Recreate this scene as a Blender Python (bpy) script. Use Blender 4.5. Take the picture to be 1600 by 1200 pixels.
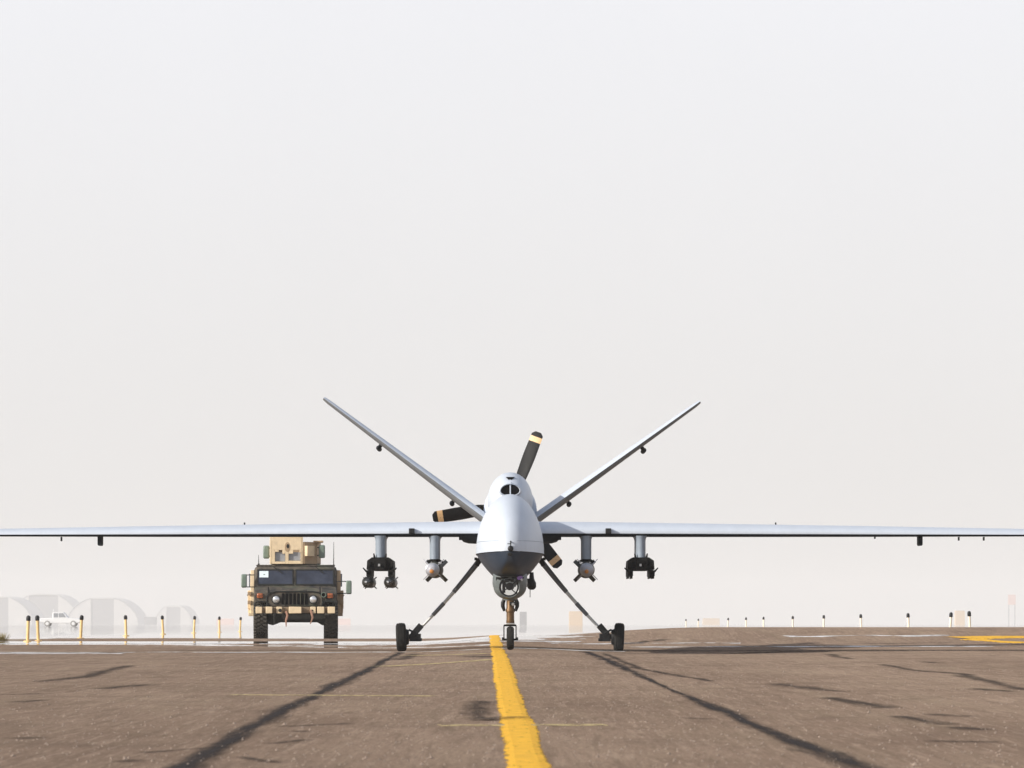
import bpy, bmesh, math, random
from mathutils import Vector, Matrix, noise as mnoise
R = math.radians
random.seed(7)
for o in list(bpy.data.objects):
    bpy.data.objects.remove(o)
S = bpy.context.scene
COL = S.collection

# ------------------------------------------------------------------ camera, sky, sun, exposure
CAM_H = 0.71
cam_d = bpy.data.cameras.new('camera')
cam = bpy.data.objects.new('camera', cam_d)
COL.objects.link(cam)
cam.location = (0, 0, CAM_H)
cam.rotation_euler = (R(90), 0, 0)
cam_d.sensor_width = 36
cam_d.lens = 36 * 5950 / 1600
cam_d.shift_y = 352 / 1600
cam_d.clip_start = 0.1
cam_d.clip_end = 20000
cam_d.dof.use_dof = True
cam_d.dof.focus_distance = 64
cam_d.dof.aperture_fstop = 10
S.camera = cam

SUN_EL, SUN_AZ = 23.0, 62.0          # elevation; degrees to the left of straight behind the camera
sun_vec = Vector((-math.cos(R(SUN_EL)) * math.sin(R(SUN_AZ)), -math.cos(R(SUN_EL)) * math.cos(R(SUN_AZ)), math.sin(R(SUN_EL))))
W = bpy.data.worlds.new('World')
S.world = W
W.use_nodes = True
nt = W.node_tree
nt.nodes.clear()
N, L = nt.nodes, nt.links
out = N.new('ShaderNodeOutputWorld')
bg = N.new('ShaderNodeBackground')
sky = N.new('ShaderNodeTexSky')
sky.sky_type = 'NISHITA'
sky.sun_disc = False
sky.sun_elevation = R(SUN_EL)
sky.sun_rotation = math.atan2(sun_vec.x, sun_vec.y)
sky.air_density = 1.0
sky.dust_density = 3.0
sky.ozone_density = 2.0
SKY_STR = 0.13
# a dusty white veil over the blue sky, thick near the horizon and thinner overhead (optical path)
tc = N.new('ShaderNodeTexCoord')
sep = N.new('ShaderNodeSeparateXYZ')
L.new(tc.outputs['Generated'], sep.inputs[0])
ramp = N.new('ShaderNodeValToRGB')
ramp.color_ramp.interpolation = 'EASE'
e = ramp.color_ramp.elements
e[0].position = 0.0; e[0].color = (0.97, 0.97, 0.97, 1)
e[1].position = 1.0; e[1].color = (0.10, 0.10, 0.10, 1)
for p, v in ((0.2, 0.93), (0.45, 0.35)):
    k = ramp.color_ramp.elements.new(p); k.color = (v, v, v, 1)
L.new(sep.outputs['Z'], ramp.inputs[0])
veil = N.new('ShaderNodeValToRGB')
e = veil.color_ramp.elements
HZ = SKY_STR
e[0].position = 0.0; e[0].color = (0.815 / HZ / 10, 0.79 / HZ / 10, 0.768 / HZ / 10, 1)
e[1].position = 0.17; e[1].color = (0.935 / HZ / 10, 0.935 / HZ / 10, 0.965 / HZ / 10, 1)
L.new(sep.outputs['Z'], veil.inputs[0])
up = N.new('ShaderNodeVectorMath'); up.operation = 'SCALE'; up.inputs['Scale'].default_value = 10.0
sn = N.new('ShaderNodeTexNoise'); sn.inputs['Scale'].default_value = 9; sn.inputs['Detail'].default_value = 5
L.new(tc.outputs['Generated'], sn.inputs['Vector'])
sr = N.new('ShaderNodeMapRange'); sr.inputs['To Min'].default_value = 9.75; sr.inputs['To Max'].default_value = 10.25
L.new(sn.outputs['Fac'], sr.inputs['Value'])
L.new(veil.outputs['Color'], up.inputs[0]); L.new(sr.outputs[0], up.inputs['Scale'])
mx = N.new('ShaderNodeMix'); mx.data_type = 'RGBA'
L.new(ramp.outputs['Color'], mx.inputs['Factor'])
L.new(sky.outputs['Color'], mx.inputs['A'])
L.new(up.outputs[0], mx.inputs['B'])
L.new(mx.outputs['Result'], bg.inputs['Color'])
bg.inputs['Strength'].default_value = SKY_STR
L.new(bg.outputs[0], out.inputs['Surface'])

sun_d = bpy.data.lights.new('sun', 'SUN')
sun_d.energy = 4.7
sun_d.angle = R(0.5)
sun_d.color = (1.0, 0.95, 0.87)
sun = bpy.data.objects.new('sun', sun_d)
COL.objects.link(sun)
sun.rotation_euler = (-sun_vec).to_track_quat('-Z', 'Y').to_euler()
sun.location = (-30, -20, 30)

S.view_settings.view_transform = 'Standard'
S.view_settings.look = 'None'
S.view_settings.exposure = 0.0
S.view_settings.gamma = 1.0
S.view_settings.use_curve_mapping = False
S.render.engine = 'CYCLES'
S.cycles.max_bounces = 8
S.cycles.volume_bounces = 3
S.cycles.use_denoising = True

# ------------------------------------------------------------------ materials
def ramp_node(N, stops):
    r = N.new('ShaderNodeValToRGB')
    el = r.color_ramp.elements
    el[0].position, el[0].color = stops[0][0], (*stops[0][1], 1)
    el[1].position, el[1].color = stops[-1][0], (*stops[-1][1], 1)
    for p, c in stops[1:-1]:
        k = el.new(p); k.color = (*c, 1)
    return r

def mat(name, col, rough=0.5, metal=0.0, var=0.12, scale=6.0, bump=0.0, bscale=60.0, streak=0.0, spec=0.5, rvar=0.1):
    m = bpy.data.materials.new(name)
    m.use_nodes = True
    nt = m.node_tree; N, L = nt.nodes, nt.links
    b = N['Principled BSDF']
    t = N.new('ShaderNodeTexCoord')
    n1 = N.new('ShaderNodeTexNoise'); n1.inputs['Scale'].default_value = scale; n1.inputs['Detail'].default_value = 6
    n1.inputs['Roughness'].default_value = 0.65
    L.new(t.outputs['Object'], n1.inputs['Vector'])
    lo = tuple(c * (1 - var) for c in col); hi = tuple(min(1, c * (1 + var)) for c in col)
    r = ramp_node(N, [(0.3, lo), (0.7, hi)])
    L.new(n1.outputs['Fac'], r.inputs[0])
    last = r.outputs['Color']
    if streak:
        mp = N.new('ShaderNodeMapping'); mp.inputs['Scale'].default_value = (9, 2.0, 1.2)
        L.new(t.outputs['Object'], mp.inputs['Vector'])
        n2 = N.new('ShaderNodeTexNoise'); n2.inputs['Scale'].default_value = 2.5; n2.inputs['Detail'].default_value = 8
        n2.inputs['Roughness'].default_value = 0.75
        L.new(mp.outputs[0], n2.inputs['Vector'])
        rr = ramp_node(N, [(0.45, (0, 0, 0)), (0.75, (1, 1, 1))])
        L.new(n2.outputs['Fac'], rr.inputs[0])
        ml = N.new('ShaderNodeMath'); ml.operation = 'MULTIPLY'; ml.inputs[1].default_value = streak
        L.new(rr.outputs['Color'], ml.inputs[0])
        mm = N.new('ShaderNodeMix'); mm.data_type = 'RGBA'
        L.new(ml.outputs[0], mm.inputs['Factor']); L.new(last, mm.inputs['A'])
        mm.inputs['B'].default_value = (col[0] * .55, col[1] * .5, col[2] * .45, 1)
        last = mm.outputs['Result']
    L.new(last, b.inputs['Base Color'])
    b.inputs['Metallic'].default_value = metal
    b.inputs['Specular IOR Level'].default_value = spec
    mr = N.new('ShaderNodeMapRange'); mr.inputs['To Min'].default_value = max(0.02, rough - rvar); mr.inputs['To Max'].default_value = min(1, rough + rvar)
    L.new(n1.outputs['Fac'], mr.inputs['Value']); L.new(mr.outputs[0], b.inputs['Roughness'])
    if bump:
        n3 = N.new('ShaderNodeTexNoise'); n3.inputs['Scale'].default_value = bscale; n3.inputs['Detail'].default_value = 4
        L.new(t.outputs['Object'], n3.inputs['Vector'])
        bp = N.new('ShaderNodeBump'); bp.inputs['Strength'].default_value = bump; bp.inputs['Distance'].default_value = 0.01
        L.new(n3.outputs['Fac'], bp.inputs['Height']); L.new(bp.outputs[0], b.inputs['Normal'])
    return m

def camo(name, cols, scale):
    m = mat(name, cols[0], 0.75, bump=0.15, spec=0.25)
    nt = m.node_tree; N, L = nt.nodes, nt.links
    b = N['Principled BSDF']
    t = N.new('ShaderNodeTexCoord')
    n = N.new('ShaderNodeTexNoise'); n.inputs['Scale'].default_value = scale; n.inputs['Detail'].default_value = 1.5
    n.inputs['Distortion'].default_value = 0.6
    L.new(t.outputs['Object'], n.inputs['Vector'])
    r = N.new('ShaderNodeValToRGB'); r.color_ramp.interpolation = 'CONSTANT'
    el = r.color_ramp.elements
    el[0].position, el[0].color = 0, (*cols[0], 1)
    el[1].position, el[1].color = 0.45, (*cols[1], 1)
    k = el.new(0.56); k.color = (*cols[2], 1)
    L.new(n.outputs['Fac'], r.inputs[0])
    d = N.new('ShaderNodeTexNoise'); d.inputs['Scale'].default_value = 5; d.inputs['Detail'].default_value = 8
    L.new(t.outputs['Object'], d.inputs['Vector'])
    dr = ramp_node(N, [(0.4, (0, 0, 0)), (0.8, (0.72, 0.72, 0.72))])
    L.new(d.outputs['Fac'], dr.inputs[0])
    mm = N.new('ShaderNodeMix'); mm.data_type = 'RGBA'
    L.new(dr.outputs['Color'], mm.inputs['Factor']); L.new(r.outputs['Color'], mm.inputs['A'])
    mm.inputs['B'].default_value = (0.22, 0.18, 0.13, 1)
    L.new(mm.outputs['Result'], b.inputs['Base Color'])
    return m

M = {}
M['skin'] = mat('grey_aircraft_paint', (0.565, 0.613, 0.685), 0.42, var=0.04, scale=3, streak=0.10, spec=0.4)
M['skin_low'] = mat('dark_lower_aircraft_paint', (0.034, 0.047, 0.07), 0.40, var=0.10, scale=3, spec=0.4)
M['wing_low'] = mat('lower_wing_shade', (0.020, 0.024, 0.029), 0.75, var=0.1, scale=3, spec=0.1)  # underside shade darkened into the colour; also on fairings and antennas
M['fin_low'] = mat('lower_fin_shade', (0.2, 0.205, 0.21), 0.6, var=0.08, scale=3, spec=0.2)  # lower fin face darkened in colour to carry its shade
M['pylon'] = mat('pylon_paint', (0.29, 0.34, 0.40), 0.5, var=0.08, scale=8, streak=0.15)
M['black'] = mat('black_paint', (0.012, 0.012, 0.013), 0.5, var=0.3, scale=12, spec=0.3)
M['blade'] = mat('black_blade', (0.010, 0.010, 0.0105), 0.6, var=0.3, scale=5, spec=0.2)
M['peach'] = mat('blade_tip_stripe', (0.78, 0.50, 0.25), 0.5, var=0.06)
M['hole'] = mat('intake_dark', (0.006, 0.006, 0.007), 0.9, var=0.3, spec=0.05)
M['rubber'] = mat('tyre_rubber', (0.022, 0.021, 0.020), 0.85, var=0.3, scale=14, bump=0.3, bscale=40, spec=0.2)
M['rack'] = mat('rack_dark_metal', (0.011, 0.0105, 0.010), 0.6, var=0.5, scale=14, bump=0.2, spec=0.2)
M['missile'] = mat('missile_olive_black', (0.018, 0.017, 0.014), 0.4, var=0.3, scale=14)
M['glassdome'] = mat('seeker_dome', (0.05, 0.05, 0.05), 0.06, var=0.1, spec=1.0)
M['bombbody'] = mat('bomb_olive', (0.05, 0.05, 0.035), 0.6, var=0.2, scale=9)
M['bombnose'] = mat('bomb_nose_grey', (0.40, 0.40, 0.43), 0.45, var=0.1, scale=20)
M['orange'] = mat('seeker_orange', (0.55, 0.22, 0.05), 0.4)
M['steel'] = mat('bare_steel', (0.55, 0.55, 0.55), 0.35, metal=0.7, var=0.15, scale=20)
M['legwhite'] = mat('gear_leg_white', (0.62, 0.62, 0.6), 0.4, var=0.1, scale=10)  # sunlit tone of the lower leg put into the white
M['leggrey'] = mat('gear_leg_grey', (0.15, 0.155, 0.165), 0.5, var=0.15, scale=10)
M['bronze'] = mat('bronze_strut', (0.15, 0.085, 0.038), 0.5, metal=0.5, var=0.25, scale=25)
M['turret'] = mat('sensor_grey', (0.13, 0.147, 0.147), 0.3, var=0.1, scale=12)
M['mirror'] = mat('optic_mirror', (0.85, 0.85, 0.83), 0.06, metal=1.0, rvar=0.03, var=0.05)
M['purple'] = mat('purple_filter', (0.22, 0.07, 0.45), 0.12, var=0.1, spec=1.0)
M['camo'] = camo('woodland_camo_paint', [(0.030, 0.031, 0.031), (0.062, 0.054, 0.046), (0.068, 0.074, 0.056)], 1.3)
M['truckblack'] = mat('truck_black', (0.015, 0.016, 0.015), 0.65, var=0.3, scale=8, spec=0.3)
M['under'] = mat('chassis_dusty_dark', (0.03, 0.03, 0.027), 0.85, var=0.3, scale=8, spec=0.2)
M['tan'] = mat('desert_tan_paint', (0.78, 0.62, 0.41), 0.7, var=0.12, scale=5, streak=0.2, bump=0.1, spec=0.2)
M['tan_shade'] = mat('desert_tan_shaded', (0.42, 0.30, 0.19), 0.75, var=0.15, scale=5, streak=0.25, spec=0.2)  # darker copy of the tan, right-hand shade painted in
M['win'] = mat('ballistic_glass', (0.040, 0.046, 0.066), 0.10, var=0.45, scale=1.6, spec=0.6)  # uneven tone puts soft reflections into the glass colour
M['win2'] = mat('ballistic_glass_pale', (0.30, 0.31, 0.33), 0.12, var=0.1, spec=0.7)
M['mirgreen'] = mat('mirror_housing_green', (0.16, 0.21, 0.17), 0.5, var=0.15, scale=10)
M['lamp'] = mat('headlamp_glass', (0.75, 0.76, 0.78), 0.12, metal=0.6, var=0.05)
M['amber'] = mat('amber_lens', (0.35, 0.10, 0.035), 0.25, var=0.1)
M['paper'] = mat('white_card', (0.72, 0.82, 0.84), 0.8, var=0.04)
M['strap'] = mat('tow_strap', (0.36, 0.20, 0.14), 0.9, var=0.15)
M['white'] = mat('white_car_paint', (0.8, 0.8, 0.8), 0.35, var=0.03)
M['yellowpost'] = mat('yellow_marker_post', (0.80, 0.55, 0.24), 0.6, var=0.12, scale=8)
M['tanbeam'] = mat('shaded_tan_beam', (0.20, 0.15, 0.10), 0.8, var=0.15)  # recess shade between the blocks put into the beam colour
M['truckrubber'] = mat('dusty_truck_rubber', (0.08, 0.072, 0.062), 0.9, var=0.35, scale=10, spec=0.15)
M['palepost'] = mat('pale_marker_post', (0.85, 0.74, 0.58), 0.6, var=0.08, scale=8)
M['hazewheel'] = mat('hazed_grey_wheel', (0.30, 0.29, 0.28), 0.9)  # distance haze put into the tyre colour
M['hangar'] = mat('hangar_fabric', (0.64, 0.625, 0.61), 0.9, var=0.08, scale=0.06)
M['hangdark'] = mat('hangar_opening', (0.24, 0.24, 0.25), 0.9, var=0.1, scale=0.3)
M['block'] = mat('tan_concrete', (0.66, 0.52, 0.38), 0.9, var=0.1, scale=2)
M['redwhite'] = mat('pale_red_paint', (0.70, 0.52, 0.48), 0.8, var=0.1)  # one even pale red
M['grass'] = mat('dry_grass', (0.28, 0.22, 0.08), 0.9, var=0.25, scale=20)
M['pebble'] = mat('pebble_stone', (0.30, 0.235, 0.19), 0.95, var=0.35, scale=3, spec=0.1)

# ------------------------------------------------------------------ mesh builder
class MB:
    def __init__(s):
        s.v, s.f, s.m = [], [], []
    def add(s, v, f, mi=0):
        k = len(s.v)
        s.v += [tuple(p) for p in v]
        s.f += [tuple(i + k for i in q) for q in f]
        s.m += [mi] * len(f)
        return s
    def box(s, c, d, rot=None, mi=0):
        x, y, z = d[0] / 2, d[1] / 2, d[2] / 2
        v = [Vector((a, b, e)) for a in (-x, x) for b in (-y, y) for e in (-z, z)]
        if rot is not None:
            v = [rot @ p for p in v]
        v = [p + Vector(c) for p in v]
        return s.add(v, [(0, 1, 3, 2), (4, 6, 7, 5), (0, 4, 5, 1), (2, 3, 7, 6), (0, 2, 6, 4), (1, 5, 7, 3)], mi)
    def loft(s, rings, closed=True, caps=True, mi=0, mis=None):
        n = len(rings[0]); v = [p for r in rings for p in r]; f = []; ms = []
        for i in range(len(rings) - 1):
            for j in range(n if closed else n - 1):
                k = (j + 1) % n
                f.append((i * n + j, i * n + k, (i + 1) * n + k, (i + 1) * n + j))
                ms.append(mis[j] if mis else mi)
        if caps and closed:
            f.append(tuple(range(n))); ms.append(mi)
            f.append(tuple((len(rings) - 1) * n + j for j in range(n))); ms.append(mi)
        k0 = len(s.f)
        s.add(v, f, mi)
        s.m[k0:] = ms
        return s
    def tube(s, pts, rad, n=10, mi=0, flat=1.0, caps=True):
        pts = [Vector(p) for p in pts]
        if not isinstance(rad, (list, tuple)):
            rad = [rad] * len(pts)
        rings = []
        for i, p in enumerate(pts):
            d = (pts[min(i + 1, len(pts) - 1)] - pts[max(i - 1, 0)]).normalized()
            a = d.cross(Vector((0, 1, 0)))
            if a.length < 1e-3: a = d.cross(Vector((0, 0, 1)))
            a.normalize(); b = d.cross(a)
            rings.append([p + a * (rad[i] * math.cos(2 * math.pi * j / n)) + b * (rad[i] * flat * math.sin(2 * math.pi * j / n)) for j in range(n)])
        return s.loft(rings, caps=caps, mi=mi)
    def lathe(s, prof, c, axis='y', n=24, sx=1.0, sz=1.0, mi=0, caps=True):
        """prof: (position along axis, radius)"""
        rings = []
        for t, r in prof:
            ring = []
            for j in range(n):
                a = 2 * math.pi * j / n
                u, w = r * sx * math.cos(a), r * sz * math.sin(a)
                p = {'y': (u, t, w), 'x': (t, u, w), 'z': (u, w, t)}[axis]
                ring.append((p[0] + c[0], p[1] + c[1], p[2] + c[2]))
            rings.append(ring)
        return s.loft(rings, caps=caps, mi=mi)
    def prism(s, poly, y0, y1, mi=0):
        """poly in (x, z), extruded along y"""
        return s.loft([[(x, y0, z) for x, z in poly], [(x, y1, z) for x, z in poly]], mi=mi)
    def prism_x(s, poly, x0, x1, mi=0):
        """poly in (y, z), extruded along x"""
        return s.loft([[(x0, y, z) for y, z in poly], [(x1, y, z) for y, z in poly]], mi=mi)
    def build(s, name, mats, parent=None, smooth=35, bevel=0.0, label=None, kind=None):
        me = bpy.data.meshes.new(name)
        me.from_pydata(s.v, [], s.f)
        if not isinstance(mats, (list, tuple)): mats = [mats]
        for m in mats: me.materials.append(m)
        me.polygons.foreach_set('material_index', s.m)
        bm = bmesh.new(); bm.from_mesh(me)
        bmesh.ops.remove_doubles(bm, verts=bm.verts, dist=1e-6)
        bmesh.ops.recalc_face_normals(bm, faces=bm.faces)
        bm.to_mesh(me); bm.free()
        if smooth:
            me.polygons.foreach_set('use_smooth', [True] * len(me.polygons))
            me.set_sharp_from_angle(angle=R(smooth))
        o = bpy.data.objects.new(name, me)
        COL.objects.link(o)
        if parent: o.parent = parent
        if bevel:
            b = o.modifiers.new('bevel', 'BEVEL'); b.width = bevel; b.segments = 2; b.limit_method = 'ANGLE'; b.angle_limit = R(40)
        if label: o['label'] = label
        if kind: o['kind'] = kind
        return o

def tag(o, label, cat, group=None):
    o['label'] = label; o['category'] = cat
    if group: o['group'] = group
    return o
def thing(name, label, cat, loc, group=None, rz=0):
    o = bpy.data.objects.new(name, None)
    COL.objects.link(o)
    o.location = loc; o.rotation_euler = (0, 0, rz); o.empty_display_size = 0.2
    return tag(o, label, cat, group)
def copy_tree(o, parent=None):
    c = o.copy(); COL.objects.link(c)
    if parent: c.parent = parent
    for ch in list(o.children): copy_tree(ch, c)
    return c
def rotm(x=0, y=0, z=0):
    return Matrix.Rotation(R(z), 3, 'Z') @ Matrix.Rotation(R(y), 3, 'Y') @ Matrix.Rotation(R(x), 3, 'X')

# ------------------------------------------------------------------ ground
def sstep(t):
    t = max(0.0, min(1.0, t)); return t * t * (3 - 2 * t)
def gz(x, y):
    d = (y - 106) / 12
    drop = -0.0039 * 12 * (math.log1p(math.exp(d)) if d < 30 else d)
    b = 0.33 * sstep((x + 2.5) / 7) * math.exp(-((y - 82) / (6.8 if y < 82 else 12.0)) ** 2)
    xc = x + 0.0073 * (y - 64) + 0.03
    crown = 0.06 * math.exp(-(xc / 1.1) ** 2) * sstep((y - 35) / 20)
    return drop + b + crown

def sheet(name, xs, ys, zf, material, kind='structure', label=None):
    b = MB()
    v = [(x, y, zf(x, y)) for y in ys for x in xs]
    nx = len(xs)
    f = [(j * nx + i, j * nx + i + 1, (j + 1) * nx + i + 1, (j + 1) * nx + i) for j in range(len(ys) - 1) for i in range(nx - 1)]
    b.add(v, f)
    return b.build(name, material, smooth=180, kind=kind, label=label)

def frange(a, b, st):
    n = max(1, round((b - a) / st)); return [a + (b - a) * i / n for i in range(n + 1)]

def ground_mat(name, paved):
    m = bpy.data.materials.new(name); m.use_nodes = True
    nt = m.node_tree; N, L = nt.nodes, nt.links; N.clear()
    o = N.new('ShaderNodeOutputMaterial')
    geo = N.new('ShaderNodeNewGeometry')
    def noise(scale, detail=6, rough=0.6, mp=(1, 1, 1), dist=0):
        a = N.new('ShaderNodeMapping'); a.inputs['Scale'].default_value = mp
        L.new(geo.outputs['Position'], a.inputs['Vector'])
        n = N.new('ShaderNodeTexNoise'); n.inputs['Scale'].default_value = scale; n.inputs['Detail'].default_value = detail
        n.inputs['Roughness'].default_value = rough; n.inputs['Distortion'].default_value = dist
        L.new(a.outputs[0], n.inputs['Vector'])
        return n.outputs['Fac']
    def mixc(f, a, b, blend='MIX'):
        k = N.new('ShaderNodeMix'); k.data_type = 'RGBA'; k.blend_type = blend
        if isinstance(f, float): k.inputs['Factor'].default_value = f
        else: L.new(f, k.inputs['Factor'])
        for s, x in (('A', a), ('B', b)):
            if isinstance(x, tuple): k.inputs[s].default_value = (*x, 1)
            else: L.new(x, k.inputs[s])
        return k.outputs['Result']
    def rmp(f, stops):
        r = ramp_node(N, [(p, (v, v, v)) for p, v in stops]); L.new(f, r.inputs[0]); return r.outputs['Color']
    if paved:
        base = mixc(rmp(noise(0.35, 6, 0.62, (1, 0.22, 1), 0.3), [(0.33, 0), (0.68, 1)]), (0.223, 0.159, 0.120), (0.318, 0.234, 0.175))
        base = mixc(rmp(noise(0.8, 7, 0.68, (0.5, 0.35, 1), 0.5), [(0.48, 0), (0.70, 0.8)]), base, (0.190, 0.134, 0.101))
        # wear drawn out along the direction of travel, as aircraft and sweepers leave it
        base = mixc(rmp(noise(9, 6, 0.7, (1, 0.045, 1), 0.6), [(0.36, 0.5), (0.5, 0), (0.5, 0)]), base, (0.166, 0.120, 0.090))
        base = mixc(rmp(noise(13, 5, 0.7, (1, 0.04, 1), 0.5), [(0.52, 0), (0.68, 0.55)]), base, (0.408, 0.308, 0.236))
        base = mixc(rmp(noise(34, 4, 0.7, (1, 0.05, 1), 0.3), [(0.52, 0), (0.7, 0.6)]), base, (0.162, 0.123, 0.087))
        base = mixc(rmp(noise(30, 4, 0.7, (1, 0.06, 1), 0.3), [(0.55, 0), (0.72, 0.6)]), base, (0.399, 0.313, 0.240))
        base = mixc(rmp(noise(2.2, 3, 0.5, (1, 0.1, 1), 0.3), [(0.5, 0), (0.75, 0.35)]), base, (0.285, 0.223, 0.158))
        base = mixc(rmp(noise(2.6, 6, 0.7, (0.45, 0.22, 1), 0.4), [(0.52, 0), (0.7, 0.55)]), base, (0.157, 0.113, 0.088))
        grain = noise(38, 5, 0.75)
        base = mixc(0.75, base, rmp(grain, [(0.3, 0.25), (0.7, 0.78)]), 'OVERLAY')
        fine = noise(130, 2, 0.6)
        base = mixc(rmp(fine, [(0.66, 0), (0.74, 0.5)]), base, (0.427, 0.339, 0.257))
        bh = grain; bs, bd = 0.6, 0.02
    else:
        base = mixc(rmp(noise(0.03, 6, 0.6), [(0.3, 0), (0.7, 1)]), (0.30, 0.25, 0.20), (0.38, 0.325, 0.27))
        bh = noise(6, 6, 0.7); bs, bd = 0.4, 0.04
    dif = N.new('ShaderNodeBsdfDiffuse'); L.new(base, dif.inputs['Color']); dif.inputs['Roughness'].default_value = 0.6
    bp = N.new('ShaderNodeBump'); bp.inputs['Strength'].default_value = bs; bp.inputs['Distance'].default_value = bd
    L.new(bh, bp.inputs['Height']); L.new(bp.outputs[0], dif.inputs['Normal'])
    # sheen of hot air lying on the far pavement: a smooth film, in streaks, that mirrors at grazing angles
    sp = N.new('ShaderNodeSeparateXYZ'); L.new(geo.outputs['Position'], sp.inputs[0])
    st0 = noise(1.0, 4, 0.62, (0.13, 0.22, 0.0), 0.8)
    st1 = noise(1.0, 5, 0.7, (1.6, 0.5, 0.0), 0.3)
    def math_(op, a, b):
        k = N.new('ShaderNodeMath'); k.operation = op
        for i, x in enumerate((a, b)):
            if isinstance(x, (int, float)): k.inputs[i].default_value = x
            else: L.new(x, k.inputs[i])
        return k.outputs[0]
    st = math_('ADD', math_('MULTIPLY', st0, 0.74), math_('MULTIPLY', st1, 0.26))
    def mr(v, a, b, c=0.0, d=1.0):
        k = N.new('ShaderNodeMapRange'); k.interpolation_type = 'SMOOTHSTEP'
        L.new(v, k.inputs['Value'])
        for n_, x in zip(('From Min', 'From Max', 'To Min', 'To Max'), (a, b, c, d)): k.inputs[n_].default_value = x
        return k.outputs[0]
    cover = mr(sp.outputs['Y'], 58, 97, 0.0, 1.0)
    right = mr(sp.outputs['X'], -1.0, 4.0, 0.0, 0.45)
    thr = math_('SUBTRACT', 0.715, math_('MULTIPLY', cover, 0.55))
    thr = math_('ADD', thr, math_('MULTIPLY', right, mr(sp.outputs['Y'], 84, 92, 0.5, 0.0)))
    gap = math_('MULTIPLY', mr(sp.outputs['Y'], 83.5, 86.5), mr(sp.outputs['Y'], 93.5, 98, 1.0, 0.0))
    thr = math_('ADD', thr, math_('MULTIPLY', gap, 0.42))
    film = mr(math_('SUBTRACT', st, thr), 0.0, 0.03)
    fr = N.new('ShaderNodeFresnel'); fr.inputs['IOR'].default_value = 1.33
    fac = math_('MULTIPLY', film, fr.outputs[0])
    gl = N.new('ShaderNodeBsdfGlossy'); gl.inputs['Roughness'].default_value = 0.03; gl.inputs['Color'].default_value = (1, 1, 1, 1)
    ms = N.new('ShaderNodeMixShader')
    L.new(fac, ms.inputs[0]); L.new(dif.outputs[0], ms.inputs[1]); L.new(gl.outputs[0], ms.inputs[2])
    L.new(ms.outputs[0], o.inputs['Surface'])
    return m

PX0, PX1, PY0, PY1 = -11.4, 14.0, -40.0, 185.0
pave = sheet('taxiway', frange(PX0, PX1, 0.4), frange(PY0, 10, 5) + frange(11, 140, 1.0) + frange(143, PY1, 3), gz, ground_mat('worn_brown_pavement', True))
gx = [-4100, -2500, -1600, -900, -500, -300, -180, -110, -70, -50, -38, -30, -24, -19, -15, -12.5, -11.5, -11.2, -9] + frange(-7, 12, 1.0) + [13.7, 14.1, 16, 19, 24, 30, 40, 55, 80, 120, 200, 330, 550, 900, 1600, 2500, 4100]
gy = [-120, -60, -41, -39, 0] + frange(20, 60, 10) + frange(63, 185, 2.0) + [184.8, 185.2] + [190, 200, 220, 250, 300, 360, 430, 520, 640, 800, 1000, 1300, 1700, 2200, 2800, 3600, 4600, 5800, 6900]
gy = sorted(set(gy))
def ground_z(x, y):
    inside = PX0 + 0.15 < x < PX1 - 0.15 and PY0 + 0.5 < y < PY1 - 0.1
    return gz(x, y) - (0.12 if inside else 0.015)
sheet('ground', gx, gy, ground_z, ground_mat('pale_desert_dust', False))

# haze: pale even air over the whole field
hz_m = bpy.data.materials.new('haze_air'); hz_m.use_nodes = True
hn = hz_m.node_tree; hn.nodes.clear()
ho = hn.nodes.new('ShaderNodeOutputMaterial'); hv = hn.nodes.new('ShaderNodeVolumePrincipled')
hv.inputs['Color'].default_value = (0.99, 0.985, 0.98, 1)
hv.inputs['Density'].default_value = 0.0003
hv.inputs['Density Attribute'].default_value = ''
hv.inputs['Anisotropy'].default_value = 0.0
hn.links.new(hv.outputs[0], ho.inputs['Volume'])
MB().box((0, 3400, 8), (8400, 7100, 80), None).build('haze', hz_m, smooth=0, kind='stuff')

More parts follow.
